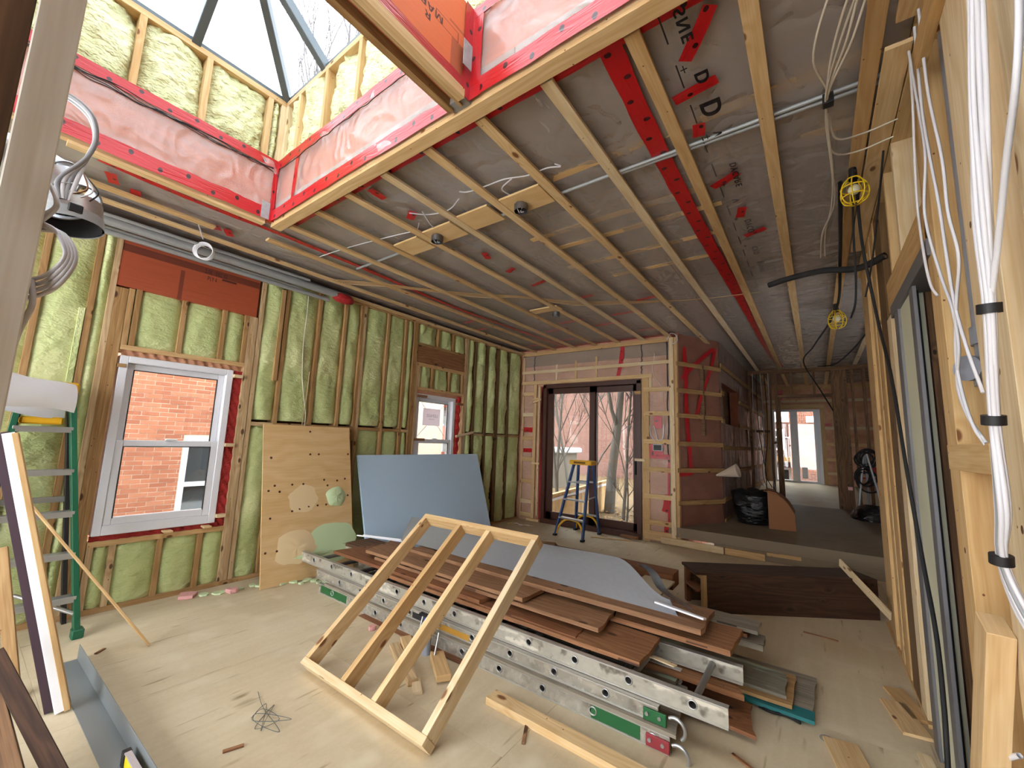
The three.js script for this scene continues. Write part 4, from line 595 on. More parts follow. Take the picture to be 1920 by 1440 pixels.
plank('splintered narrow plank leaning out of the stack front', -2.7, -1.18, -2.44, -2.31, 0.306, K[1], { t: 0.016, skewR: -0.02 });
plank('wide brown plank with a clean square right end above the rung', -2.9, -0.8, -2.66, -2.29, 0.3, K[2]);
plank('long brown plank under the steel sheet reaching far right', -3.0, -0.56, -2.95, -2.6, 0.425, K[0], { t: 0.03 });
plank('long brown plank second from the top at the right end', -3.1, -0.42, -2.98, -2.64, 0.345, K[2], { t: 0.03 });
plank('brown plank lowest in the front layer on the ladder', -3.0, -1.6, -2.62, -2.3, 0.283, K[1], { t: 0.016 });
plank('greyish narrow plank behind the brown ones at right', -2.4, -0.36, -3.42, -3.22, 0.27, M.grey, { t: 0.022 });
plank('short stub plank under the greyish narrow one', -2.2, -0.42, -3.36, -3.22, 0.235, K[1], { t: 0.022 });
plank('splintered grey stub lowest behind the pile', -2.2, -0.33, -3.38, -3.2, 0.2, M.grey, { t: 0.035 });
plank('dark plank on the pile in front of the white trim', -4.0, -2.9, -2.9, -2.6, 0.31, M.dark, { t: 0.03 });
plank('brown rail plank with chamfered end inside the top ladder', -1.5, -0.37, -2.86, -2.6, 0.165, K[2], { t: 0.03, skewR: -0.1 });
const gg = mat({ map: T.greyGreen, roughness: 0.75, ...bump(T.noise, 0.001) });
plank('grey board with green paint traces between the ladder rails', -1.7, -0.69, -2.9, -2.57, 0.13, gg, { t: 0.018 });
plank('grey green board above the teal one on the floor', -2.0, -0.21, -3.2, -2.92, 0.082, gg, { t: 0.018 });
plank('pale brown board under the grey green one', -1.8, -0.17, -3.26, -2.88, 0.06, M.stud[1], { t: 0.018 });
const tealB = plank('weathered board with a teal painted front edge on the floor', -1.3, -0.08, -3.37, -2.95, 0.036, M.grey, { t: 0.018 });
{ const o = new THREE.Mesh(slabG([0, 0, 0], [0.95, 0, 0], [0, 0, -0.1], 8, 2, () => 0, 0.018), mat({ color: 0x1f6f72, roughness: 0.6, ...bump(T.noise, 0.001) })); o.name = 'painted_edge'; o.userData = { label: 'teal painted edge' }; o.castShadow = o.receiveShadow = true; o.position.set(0.27, 0, 0.1); tealB.add(o); }
plank('brown board with flaking varnish at the front on the floor', -1.5, -0.31, -2.78, -2.5, 0.05, K[1], { t: 0.018, skewR: -0.05 });
plank('weathered grey plank squeezed between the two lower ladders', -3.6, -0.6, -2.62, -2.165, 0.1, M.grey, { t: 0.016, skewR: -0.04 });
plank('dark red board flat under the bottom ladder', -3.0, -1.9, -2.6, -2.12, 0.0, K[1], { t: 0.004 }).position.y = 0.006;
{ const o = beam('roof_beam', [-2.4, 0.3, -3.8], [-1.02, 0.3, -3.82], 0.12, 0.2, M.plank[1]); tag(o, 'thick brown beam lying behind the steel sheet', 'beam'); }
{ const o = beam('wood_plank', [-3.2, 0.44, -3.15], [-1.8, 0.52, -3.2], 0.2, 0.03, M.dark, scene, [0, 0.6, 0.8]); tag(o, 'dark brown plank poking up behind the leaning frame', 'plank'); }
{ const o = box('cream_panel', [-1.25, -1.0], [0.3, 0.315], [-3.72, -3.2], mat({ color: 0xcbbfa6, roughness: 0.7 }), scene, 2); tag(o, 'small cream panel between the steel sheet and beam', 'panel'); }
for (const [dy, dz, n, l] of [[0, 0, 2.6, 'lowest'], [0.014, -0.02, 2.7, 'middle'], [0.028, 0.012, 2.5, 'topmost']]) { const o = beam('trim_strip', [-4.05 + dy * 6, 0.345 + dy, -2.78 + dz], [-3.05 + dy * 4, 0.355 + dy, -3.06 + dz], 0.05, 0.012, M.white, scene, [0, 0.2, 1]); tag(o, `white plastic trim strip before the blue board, ${l} of three`, 'trim strip', 'white trim strips on the pile'); }
for (const [k, x] of [[0, -0.64], [1, -0.56]]) { const o = beam('drip_edge', [-0.85, 0.452 + k * 0.012, -2.78 + k * 0.05], [x, 0.445 + k * 0.012, -2.73 + k * 0.05], 0.045, 0.01, M.white, scene, [0, 0.2, 1]); tag(o, k ? 'upper white perforated trim strip sticking out under the steel sheet' : 'lower white perforated trim strip sticking out under the steel sheet', 'trim strip'); }
// bent galvanised sheet
{
  const t = thing('steel_sheet', 'long bent galvanised steel sheet lying across the planks', 'metal sheet', [-2, 0.42, -2.8]);
  const nu = 60, nv = 10, pos = [], uv = [], idx = [];
  for (let j = 0; j <= nv; j++) for (let i = 0; i <= nu; i++) { const u = i / nu, v = j / nv; const c = sst(0.84, 1, u); let x = lerp(lerp(-3.25, -0.71, u), lerp(-3.42, -0.78, u), v), y = lerp(lerp(0.44, 0.425, u), lerp(0.6, 0.615, u), v), z = lerp(-2.7, -2.96, v); y -= c * 0.14 * v; z += c * 0.18 * v; y += 0.006 * Math.sin(u * 9) * v + 0.01 * (fbm(u * 6, v * 2, 0, 0, 2, 811) - 0.5); pos.push(x, y, z); uv.push(u * 2.6, v * 0.35); }
  for (let j = 0; j < nv; j++) for (let i = 0; i < nu; i++) { const k = j * (nu + 1) + i; idx.push(k, k + 1, k + nu + 2, k, k + nu + 2, k + nu + 1); }
  const G = new THREE.BufferGeometry(); G.setAttribute('position', new THREE.Float32BufferAttribute(pos, 3)); G.setAttribute('uv', new THREE.Float32BufferAttribute(uv, 2)); G.setIndex(idx); G.computeVertexNormals(); mesh('sheet_face', G, M.steel, t);
  mesh('bent_flange', gridG([-1.0, 0.6, -3.0], [0.36, -0.19, 0.18], [-0.08, -0.02, -0.05], 14, 4, (a, b) => 0.02 * Math.sin(a * 9)), M.galv, t);
}
// leaning stud frame
{
  const t = thing('pine_framework', 'small pale pine stud frame leaning on the ladder pile', 'wood frame', [-2.0, 0, -1.45]);
  const L = 1.19, s = [0, 0.75 / 1.19, -0.925 / 1.19], n = [0, 0.925 / 1.19, 0.75 / 1.19], P = (x, u, k = 0) => [x, 0.002 + s[1] * u + n[1] * k, -1.478 + s[2] * u + n[2] * k];
  beam('rail', P(-2.545, 0.019, 0.045), P(-1.475, 0.019, 0.045), 0.038, 0.089, M.pineL[0], t, s); beam('rail', P(-2.545, L - 0.019, 0.045), P(-1.475, L - 0.019, 0.045), 0.038, 0.089, M.pineL[1], t, s);
  [-2.525, -2.15, -1.875, -1.496].forEach((x, i) => beam('stud', P(x, 0.039, 0.045), P(x, L - 0.039, 0.045), 0.038, 0.089, M.pineL[[1, 3, 2, 0][i]], t, [1, 0, 0]));
}
const off = (label, a, b, w, th, m, up = [0, 0, 1], cat = 'lumber') => tag(beam('lumber_offcut', a, b, w, th, m, scene, up), label, cat);
off('long pine two-by-four lying on the floor before the ladders', [-1.52, 0.019, -1.965], [-0.2, 0.019, -1.93], 0.089, 0.038, M.pineL[2]);
off('pine offcut with pencil scribbles beside the grey can', [-2.05, 0.036, -2.06], [-1.82, 0.036, -1.9], 0.085, 0.038, M.pineL[3]);
off('brown offcut under the scribbled one inside the frame', [-2.38, 0.019, -1.98], [-1.95, 0.019, -1.78], 0.06, 0.038, M.stud[0]);
off('short pine block standing near the frame centre', [-2.36, 0.03, -2.06], [-2.22, 0.03, -1.98], 0.07, 0.06, M.pineL[1]);
off('small pine chip block on the floor within the frame', [-1.97, 0.01, -1.82], [-1.86, 0.01, -1.74], 0.05, 0.02, M.pineL[0]);
off('thin splinter stick lying across the ladder rung', [-1.2, 0.2, -2.66], [-0.66, 0.27, -2.44], 0.03, 0.006, M.pineL[0]);
{ const t = thing('foam_can', 'grey foam gun canister with a blue cap behind the frame', 'can', [-2.16, 0, -2.07]); cyl('can_body', [-2.16, 0, -2.07], [-2.16, 0.17, -2.07], 0.03, M.pvcGrey, t, 0.03, 20); cyl('can_cap', [-2.16, 0.17, -2.07], [-2.16, 0.225, -2.07], 0.031, mat({ color: 0x2f62b5, roughness: 0.4 }), t, 0.026, 20); cyl('gun_rod', [-2.02, 0.005, -2.0], [-2.04, 0.17, -2.06], 0.006, M.aluBright, t, 0.006, 8); cyl('gun_rod', [-2.22, 0.1, -2.05], [-2.22, 0.215, -2.08], 0.007, M.aluBright, t, 0.007, 8); box('gun_grip', [-2.24, -2.1], [0.225, 0.24], [-2.09, -2.06], M.black, t, 0, 0.003); }

// ---------------------------------------------------------------- sheets leaning on the left wall
{
  const o = mesh('plywood_board', slabG([-4.12, 0.003, -1.86], [0.02, 0, -0.93], [-0.31, 1.495, 0], 6, 10, () => 0, 0.016), mat({ map: T.fir, roughness: 0.75, side: THREE.DoubleSide, ...bump(T.noise, 0.0006) }));
  tag(o, 'yellow plywood sheet with screw holes and foam splats leaning on the wall', 'plywood');
  const n = V(1.495, 0.31, 0).normalize(), at = (u, v, k) => V(-4.12 + 0.02 * u - 0.31 * v, 0.003 + 1.495 * v, -1.86 - 0.93 * u).addScaledVector(n, k);
  const hg = new THREE.CylinderGeometry(0.011, 0.011, 0.003, 8), hm = mat({ color: 0x4a2a14 });
  const holes = [[0.08, 0.78], [0.5, 0.8], [0.6, 0.8], [0.97, 0.8], [0.12, 0.6], [0.3, 0.6], [0.42, 0.6], [0.66, 0.62], [0.82, 0.61], [0.92, 0.62], [0.06, 0.57], [0.17, 0.56], [0.3, 0.43], [0.38, 0.44], [0.48, 0.45], [0.58, 0.45], [0.68, 0.45], [0.08, 0.4], [0.95, 0.5], [0.04, 0.2], [0.15, 0.2], [0.33, 0.24], [0.5, 0.96], [0.7, 0.58]];
  for (const [u, v] of holes) { const h = mesh('screw_hole', hg, hm, scene); h.quaternion.setFromUnitVectors(V(0, 1, 0), n); h.position.copy(at(u, v, 0.001)); o.add(h); }
  const splat = (u, v, ru, rv, th, m) => { const pos = [], idx = [], k = 26; pos.push(...at(u, v, th).toArray()); for (let r = 1; r <= 4; r++) for (let i = 0; i < k; i++) { const a = i / k * 6.283, f = r / 4 * (1 + 0.25 * (vn(i * 0.6, 3, 0, 0, u * 100 | 0) - 0.5)); pos.push(...at(u + ru * f * Math.cos(a), v + rv * f * Math.sin(a), r === 4 ? 0.0005 : th * (1 - 0.5 * r / 4) * (0.7 + 0.6 * rnd())).toArray()); } for (let i = 0; i < k; i++) { idx.push(0, 1 + i, 1 + (i + 1) % k); for (let r = 0; r < 3; r++) { const a = 1 + r * k + i, b = 1 + r * k + (i + 1) % k; idx.push(a, a + k, b + k, a, b + k, b); } } const G = new THREE.BufferGeometry(); G.setAttribute('position', new THREE.Float32BufferAttribute(pos, 3)); G.setIndex(idx); G.computeVertexNormals(); o.add(mesh('foam_splat', G, m, scene)); };
  const fm = mat({ color: 0xc3d6a8, roughness: 0.7, side: THREE.DoubleSide }), fp = mat({ color: 0xdfc69a, roughness: 0.8, side: THREE.DoubleSide });
  splat(0.8, 0.5, 0.12, 0.07, 0.03, fm); splat(0.42, 0.5, 0.16, 0.09, 0.004, fp); splat(0.75, 0.2, 0.28, 0.13, 0.006, fm); splat(0.35, 0.2, 0.22, 0.1, 0.012, fp); splat(0.5, 0.14, 0.25, 0.02, 0.014, fm);
}
{ const o = mesh('foam_board', slabG([-4.07, 0.003, -2.95], [0.0, 0, -2.18], [-0.37, 1.18, 0], 4, 4, () => 0, 0.025), mat({ color: 0xc4e0fa, roughness: 0.6, side: THREE.DoubleSide, ...bump(T.noise, 0.001) })); tag(o, 'large light blue rigid foam board leaning below the small window', 'foam board'); }
{ const o = box('steel_bracket', [WL + 0.0, WL + 0.05], [0.3, 1.35], [-2.88, -2.84], M.dark); tag(o, 'dark brown stick standing between the plywood and blue board', 'lumber'); }

// ---------------------------------------------------------------- step ladders
{
  const t = thing('step_ladder', 'blue fibreglass step ladder with yellow cap before the patio door', 'step ladder', [-3.05, 0, -6]);
  const R = (a, b, n = 'rail') => beam(n, a, b, 0.06, 0.024, M.blueL, t, [0, 0.2, 1]);
  const fl = [[-3.31, 0, -5.73], [-3.1, 1.1, -5.93]], fr = [[-2.8, 0, -5.64], [-2.84, 1.1, -5.93]], bl = [[-3.27, 0, -6.33], [-3.07, 1.1, -6.02]], br = [[-2.83, 0, -6.29], [-2.82, 1.1, -6.02]];
  for (const q of [fl, fr, bl, br]) R(...q);
  box('top_cap', [-3.16, -2.78], [1.08, 1.15], [-6.06, -5.87], M.yellow, t, 0, 0.012); box('cap_print', [-3.08, -2.88], [1.1, 1.13], [-5.871, -5.868], mat({ color: 0x6e4a12 }), t);
  const at = ([a, b], k) => a.map((v, i) => lerp(v, b[i], k));
  for (const k of [0.25, 0.5, 0.74]) { const p = at(fl, k), q = at(fr, k); beam('step', p, q, 0.075, 0.022, M.aluBright, t, [0, 0, 1]); }
  for (const k of [0.26, 0.74]) beam('rear_brace', at(bl, k), at(br, k), 0.03, 0.012, M.aluBright, t);
  beam('spreader', at(fr, 0.52), at(br, 0.54), 0.02, 0.008, M.aluBright, t); beam('spreader', at(fl, 0.52), at(bl, 0.54), 0.02, 0.008, M.aluBright, t);
  for (const [A, B] of [[fl, fr], [bl, br]]) { const a = at(A, 0.02), b = at(B, 0.02), c = at(A, 0.24), d = at(B, 0.24), m = [(c[0] + d[0]) / 2, c[1], (c[2] + d[2]) / 2]; for (const [p, q, r] of [[a, c, m], [b, d, m]]) mesh('yellow_gusset', tubeG([p, [lerp(p[0], q[0], 0.6) + (m[0] - q[0]) * 0.14, q[1] * 0.62, lerp(p[2], q[2], 0.6)], [lerp(q[0], m[0], 0.45), q[1] * 0.93, q[2]], [m[0], q[1], m[2]]], 0.016, 20, 6), M.yellow, t); }
  for (const q of [fl, fr, bl, br]) box('foot', [q[0][0] - 0.025, q[0][0] + 0.025], [0, 0.03], [q[0][2] - 0.035, q[0][2] + 0.035], M.rubber, t, 0, 0.004);
}
{
  const t = thing('step_ladder', 'green fibreglass step ladder with yellow cap standing by the left wall', 'step ladder', [-4.2, 0, -0.5]);
  const A = [[-4.1, 0, -0.7], [-4.3, 1.66, -0.5]], B = [[-4.1, 0, -0.16], [-4.3, 1.66, -0.27]], C = [[-4.46, 0, -0.68], [-4.37, 1.62, -0.5]], D = [[-4.46, 0, -0.2], [-4.37, 1.62, -0.28]];
  for (const q of [A, B]) { beam('rail', ...q, 0.08, 0.03, M.greenL, t, [1, 0.2, 0]); } for (const q of [C, D]) beam('rear_rail', ...q, 0.06, 0.025, M.black, t, [1, 0.2, 0]);
  const at = ([a, b], k) => a.map((v, i) => lerp(v, b[i], k));
  box('top_cap', [-4.42, -4.25], [1.64, 1.72], [-0.53, -0.24], M.yellow, t, 2, 0.012); box('cap_base', [-4.36, -4.26], [1.42, 1.47], [-0.48, -0.28], M.yellow, t, 2, 0.01);
  for (const k of [0.165, 0.335, 0.5, 0.67, 0.845]) { const p = at(A, k), q = at(B, k); beam('step', p, q, 0.085, 0.006, M.aluBright, t, [1, 0, 0]); const dn = (v, x) => [v[0] + x, v[1] - 0.018, v[2]]; beam('step_lip', dn(p, 0.04), dn(q, 0.04), 0.036, 0.005, M.aluBright, t); beam('step_lip', dn(p, -0.04), dn(q, -0.04), 0.03, 0.005, M.aluBright, t); }
  for (const k of [0.3, 0.55]) beam('rear_brace', at(C, k), at(D, k), 0.04, 0.02, M.aluBright, t);
  cyl('brace_tube', [-4.12, 0.15, -0.68], [-4.3, 0.3, -0.4], 0.012, M.aluBright, t, 0.012, 8); cyl('brace_tube', [-4.1, 0.16, -0.68], [-4.12, 0.28, -0.5], 0.008, M.aluBright, t, 0.008, 8);
  for (const q of [A, B]) box('foot', [-4.14, -4.06], [0, 0.06], [q[0][2] - 0.03, q[0][2] + 0.03], M.greenL, t, 1, 0.006);
}
{ // roll of drawings over the green ladder
  const pos = [], uv = [], idx = [], nu = 26, nv = 40;
  for (let j = 0; j <= nv; j++) for (let i = 0; i <= nu; i++) { const u = i / nu, v = j / nv, a = -0.6 + u * 4.6, r = 0.1 + 0.018 * u + 0.03 * v; const cx = lerp(-4.24, -3.9, v), cz = lerp(-0.5, 0.14, v), cy = lerp(1.62, 1.7, v) - 0.05; pos.push(cx + r * Math.cos(a) * 0.75, cy + r * Math.sin(a) * 1.15 + 0.012 * Math.sin(v * 9 + u * 3), cz - r * Math.cos(a) * 0.15); uv.push(u, v); }
  for (let j = 0; j < nv; j++) for (let i = 0; i < nu; i++) { const k = j * (nu + 1) + i; idx.push(k, k + 1, k + nu + 2, k, k + nu + 2, k + nu + 1); }
  const G = new THREE.BufferGeometry(); G.setAttribute('position', new THREE.Float32BufferAttribute(pos, 3)); G.setAttribute('uv', new THREE.Float32BufferAttribute(uv, 2)); G.setIndex(idx); G.computeVertexNormals(); tag(mesh('paper_roll', G, M.paper), 'loose roll of white drawing paper lying on the green ladder', 'paper');
}

// ---------------------------------------------------------------- things at the left foreground
{ const t = thing('insulated_strip', 'white edged foam backed strip leaning at the left foreground', 'board', [-3.1, 0, -0.5]); const a = [-3.1, 0.01, -0.52], b = [-3.32, 1.37, -0.19], o = (p, x, z) => [p[0] + x, p[1], p[2] + z]; beam('foam_core', a, b, 0.045, 0.026, M.white, t, [0.2, 0, -1]); beam('wood_back', o(a, 0.0, -0.023), o(b, 0.0, -0.023), 0.022, 0.05, M.pineL[3], t, [0.2, 0, -1]); beam('shaded_face', o(a, -0.045, 0.022), o(b, -0.045, 0.022), 0.06, 0.034, mat({ color: 0x3a2630, roughness: 0.7 }), t, [0.2, 0, -1]); }  // purplish left face, darkened for the shade on that side
tag(beam('wood_strip', [-3.6, 0.008, -0.97], [-4.0, 1.0, -0.32], 0.032, 0.012, M.pineL[3], scene, [1, 0.3, 0]), 'thin wooden strip leaning from the floor to the green ladder', 'lumber');
tag(beam('leaning_board', [-3.42, 0.005, -0.39], [-3.74, 0.72, -0.27], 0.05, 0.03, M.stud[1], scene, [0.3, 0, -1]), 'tan board edge leaning behind the dark planks at left', 'board');
tag(beam('leaning_plank', [-2.42, 0.03, -0.45], [-3.02, 0.39, -0.26], 0.06, 0.045, M.darker, scene, [0.2, 0.3, -1]), 'rough brown plank leaning in the bottom left corner, pale broken edge', 'plank');
tag(beam('leaning_plank', [-2.4, 0.03, -0.34], [-2.9, 0.28, -0.26], 0.06, 0.04, M.dark, scene, [0.2, 0.3, -1]), 'darker brown plank nearest the bottom left corner', 'plank');
{ const t = thing('metal_angle', 'grey metal angle lying on the floor at the lower left', 'metal channel', [-3, 0, -0.6]); const m = mat({ color: 0x868b8d, metalness: 0.5, roughness: 0.5, ...bump(T.noise, 0.0005) }); beam('flange', [-3.72, 0.003, -0.605], [-1.7, 0.003, -0.62], 0.1, 0.004, m, t, [0, 0, 1]); beam('web', [-3.72, 0.045, -0.657], [-1.7, 0.045, -0.67], 0.086, 0.004, m, t, [0, 1, 0]); }
{ const t = thing('spirit_level', 'yellow and grey spirit level resting in the metal angle', 'level', [-2.2, 0.006, -0.62]); beam('level_top', [-2.42, 0.062, -0.63], [-1.6, 0.062, -0.635], 0.024, 0.006, mat({ color: 0xb9b4b8, metalness: 0.5, roughness: 0.4 }), t, [0, 0, 1]); beam('level_body', [-2.42, 0.033, -0.63], [-1.6, 0.033, -0.635], 0.052, 0.016, M.yellowL, t); box('end_cap', [-2.44, -2.41], [0.006, 0.066], [-0.645, -0.615], M.black, t, 1, 0.003); for (const x of [-2.3, -2.05]) { const o = new THREE.Mesh(new THREE.CylinderGeometry(0.02, 0.02, 0.02, 16), M.black); o.name = numbered('vial_ring'); o.rotation.x = Math.PI / 2; o.position.set(x, 0.035, -0.626); put(o, t); } }
{ // galvanised duct elbow
  const t = thing('duct_elbow', 'galvanised duct elbow hanging at the upper left beside the post', 'duct', [-1.75, 2.03, -0.12]);
  const r = 0.072, e = [[-1.73, 2.0, -0.135], [-1.74, 2.075, -0.127], [-1.77, 2.13, -0.1], [-1.8, 2.16, -0.05], [-1.82, 2.175, 0.06]];
  const open = mat({ map: T.galv, metalness: 0.9, roughness: 0.3, side: THREE.DoubleSide });
  for (let i = 0; i < 4; i++) { cyl('duct_gore', e[i], e[i + 1], r - i * 0.001, open, t, r - i * 0.001 - 0.0005, 32, true); const d = V(...e[i + 1]).sub(V(...e[i])).normalize(); if (i) { const o = new THREE.Mesh(new THREE.TorusGeometry(r, 0.003, 6, 40), M.galv); o.name = numbered('duct_seam'); o.quaternion.setFromUnitVectors(V(0, 0, 1), d); o.position.set(...e[i]); put(o, t); } }
  cyl('duct_lining', [-1.73, 2.001, -0.135], [-1.741, 2.07, -0.127], r - 0.003, mat({ color: 0x1a1a1c, side: THREE.DoubleSide }), t, r - 0.003, 32, true);
  cyl('duct_lip', [-1.729, 1.998, -0.135], [-1.733, 2.03, -0.132], r + 0.002, M.galvDull, t, r + 0.001, 32, true);
  for (let i = 0; i < 4; i++) tube('hanging_wire', [[-1.76 + i * 0.008, 2.34, -0.02], [-1.72 + i * 0.008, 2.37, -0.07], [-1.69 + i * 0.008, 2.33, -0.13], [-1.69 + i * 0.006, 2.27, -0.15], [-1.69 + i * 0.006, 2.2, -0.14], [-1.68, 2.13 - i * 0.01, -0.13 + i * 0.012], [-1.67, 2.05, -0.12 + i * 0.006]], 0.006, i % 2 ? M.cableGrey : M.cable, t, 40, 6);
  for (let i = 0; i < 3; i++) tube('bare_wire', [[-1.68, 2.15, -0.14], [-1.665, 2.1, -0.15 - i * 0.012], [-1.67, 2.07, -0.12 - i * 0.02]], 0.002, [M.plank[2], M.white, M.black][i], t, 14, 4);
  box('wire_clamp', [-1.67, -1.655], [2.02, 2.045], [-0.15, -0.12], M.black, t, 1, 0.004);
}
{ const t = thing('cable_coil', 'white cable loops hanging on the left foreground post', 'cable', [-0.82, 1.62, -0.04]); for (let i = 0; i < 4; i++) tube('cable_loop', [[-0.79, 1.75, -0.03], [-0.765, 1.7, -0.046], [-0.79, 1.685 - i * 0.004, -0.034], [-0.76, 1.665, -0.05 - i * 0.002], [-0.75, 1.635, -0.06 - i * 0.003], [-0.76, 1.61 - i * 0.006, -0.05 - i * 0.002], [-0.79, 1.598 - i * 0.008, -0.03]], 0.0027, M.cable, t, 40, 6); tube('cable_tail', [[-0.77, 1.6, -0.038], [-0.763, 1.57, -0.042], [-0.775, 1.53, -0.036], [-0.79, 1.45, -0.033]], 0.003, M.cable, t, 20, 6); }

// ---------------------------------------------------------------- pipes, cables and boxes on the ceiling
const pipe = (l, a, b, r, m) => tag(cyl('duct_pipe', a, b, r, m, scene, r, 20), l, 'pipe');
pipe('thick galvanised vent pipe along the left ceiling edge', [-4.38, 3.02, -0.2], [-4.38, 3.02, -2.45], 0.04, M.galvDull);
pipe('thinner metal pipe below the vent pipe on the left wall', [-4.43, 2.945, -0.2], [-4.43, 2.945, -2.4], 0.022, M.galvDull);
pipe('narrow conduit beside the vent pipe on the left', [-4.3, 3.03, -0.3], [-4.3, 3.05, -2.1], 0.014, M.galvDull);
pipe('white plastic pipe lowest along the left wall top', [-4.47, 2.985, -0.1], [-4.47, 2.985, -2.1], 0.018, mat({ color: 0xbdbab2, roughness: 0.4 }));
{ const o = mesh('wrapped_end', new THREE.SphereGeometry(0.09, 20, 14), M.redwrap); o.scale.set(0.7, 0.65, 1.6); o.position.set(-4.39, 3.0, -2.55); const P = o.geometry.attributes.position; for (let i = 0; i < P.count; i++) { const k = 1 + 0.25 * (fbm(P.getX(i) * 30 + 9, P.getY(i) * 30 + P.getZ(i) * 20, 0, 0, 2, 71) - 0.5); P.setXYZ(i, P.getX(i) * k, P.getY(i) * k, P.getZ(i) * k); } o.geometry.computeVertexNormals(); tag(o, 'red tape wrapped over the end of the vent pipe', 'tape'); }
{ const t = thing('cable_coil', 'white cable coil hanging from the pipes over the big window', 'cable', [-4.28, 2.98, -1.14]); for (let i = 0; i < 4; i++) { const o = new THREE.Mesh(new THREE.TorusGeometry(0.075 - i * 0.004, 0.005, 6, 30), M.cable); o.name = numbered('cable_loop'); o.rotation.set(0.1 * i, 0.9 + 0.1 * i, 0.1); o.position.set(-4.27 + i * 0.004, 2.985 - i * 0.006, -1.13 - i * 0.006); put(o, t); } tube('cable_tail', [[-4.0, 3.1, -1.0], [-4.12, 3.08, -1.06], [-4.2, 3.06, -1.1]], 0.005, M.cable, t, 16, 6); box('cable_tie', [-4.3, -4.27], [3.03, 3.06], [-1.17, -1.14], M.black, t); }
for (const [l, dz, x0, x1] of [['front electrical conduit crossing above the ceiling strapping', 0, -3.7, 0.5], ['rear electrical conduit of the pair crossing the ceiling', -0.045, -0.9, 0.5]]) tag(cyl('conduit', [x0, 3.108, -2.27 + dz * 0.4], [x1, 3.108, -2.27 + dz], 0.011, M.galvDull, scene, 0.011, 10), l, 'conduit');
function junction(l, x, z, a) {
  const t = thing('junction_box', l, 'junction box', [x, 3.04, z], 'octagon boxes on the ceiling');
  const g = new THREE.CylinderGeometry(0.05, 0.05, 0.05, 8, 1, true); const o = mesh('box_shell', g, mat({ color: 0x77777a, metalness: 0.8, roughness: 0.4, side: THREE.DoubleSide }), t); o.position.x += x; o.position.y += 3.055; o.position.z += z;
  const q = mesh('box_bottom', new THREE.CylinderGeometry(0.049, 0.049, 0.003, 8), M.black, t); q.position.x += x; q.position.y += 3.075; q.position.z += z;
  for (let i = 0; i < 3; i++) tube('wire_tail', [[x + 0.02 * (i - 1), 3.075, z], [x + 0.03 * Math.cos(i * 2), 3.045, z + 0.03 * Math.sin(i * 2)], [x + 0.02 * Math.cos(i * 2 + 1.5), 3.03, z + 0.02 * Math.sin(i * 2 + 1.5)]], 0.003, i ? M.white : M.black, t, 10, 5);
  return t;
}
junction('octagon steel box on plywood, nearer the skylight and right', -1.6, -2.2, 0); junction('octagon steel box on plywood, left of the other one', -2.45, -2.2, 0); junction('octagon steel box far back near the end wall', -2.62, -4.45, 0);
for (const [l, x0, x1, z0, z1] of [['plywood backing plate under the right ceiling box', -1.75, -1.38, -2.3, -2.08], ['plywood backing plate left of the right ceiling box', -2.12, -1.82, -2.3, -2.08], ['plywood backing plate carrying the left ceiling box', -2.53, -2.21, -2.32, -2.1], ['plywood backing plate furthest left in the ceiling row', -2.92, -2.62, -2.34, -2.12], ['plywood backing plate by the far ceiling box', -2.9, -2.5, -4.4, -4.25]]) tag(box('backing_plate', [x0, x1], [3.085, 3.1], [z0, z1], M.fir, scene, 0), l, 'plywood');
const cab = (l, pts, r = 0.0042, m = M.cable) => tag(tube('ceiling_cable', pts, r, m, scene, pts.length * 10, 6), l, 'cable');
const yc2 = 3.104;
cab('white cable looped out between the straps near the skylight beam', [[-1.2, yc2, -1.98], [-1.17, yc2 - 0.01, -2.01], [-1.25, yc2, -1.99], [-1.4, yc2, -1.98], [-1.55, yc2, -1.93], [-1.7, yc2, -1.92], [-1.85, yc2, -1.9], [-1.9, yc2 + 0.01, -1.88]]);
cab('short white cable dropping to the right ceiling box', [[-1.5, yc2, -1.95], [-1.62, yc2 - 0.005, -2.0], [-1.62, yc2, -2.1], [-1.6, 3.085, -2.2]]);
cab('white cable sagging toward the left ceiling box', [[-1.95, yc2, -1.93], [-2.1, yc2 - 0.01, -1.98], [-2.3, yc2, -1.95], [-2.4, yc2, -1.86]]);
cab('white cable dropping into the left ceiling box', [[-2.3, yc2, -1.9], [-2.35, yc2 - 0.02, -2.02], [-2.4, yc2 - 0.01, -2.12], [-2.44, 3.085, -2.2]]);
cab('long thin white cable crossing the left ceiling straps', [[-2.45, yc2, -2.0], [-2.55, yc2, -2.06], [-2.75, yc2, -2.03], [-3.05, yc2, -1.98], [-3.4, yc2, -1.93], [-3.75, yc2, -1.9]], 0.004);
for (let i = 0; i < 4; i++) cab(['front tan cable of the bundle crossing the middle ceiling', 'second tan cable of the ceiling bundle behind the front one', 'third tan cable of the bundle crossing the ceiling', 'rearmost tan cable of the ceiling bundle'][i], [[-4.2, yc2 - 0.01, -2.25 - i * 0.05], [-3.8, yc2 - 0.004, -2.66 - i * 0.04], [-3.5, yc2, -3.05 - i * 0.03], [-3.15, yc2 - 0.004, -3.4 - i * 0.05], [-2.75, yc2, -3.75 - i * 0.02], [-2.3, yc2 - 0.004, -4.2 - i * 0.06], [-1.8, yc2 - 0.01, -4.5 - i * 0.03], [-1.0, yc2, -4.9], [-0.4, yc2, -5.0]], 0.0045, i === 3 ? M.stud[0] : M.stud[1]);
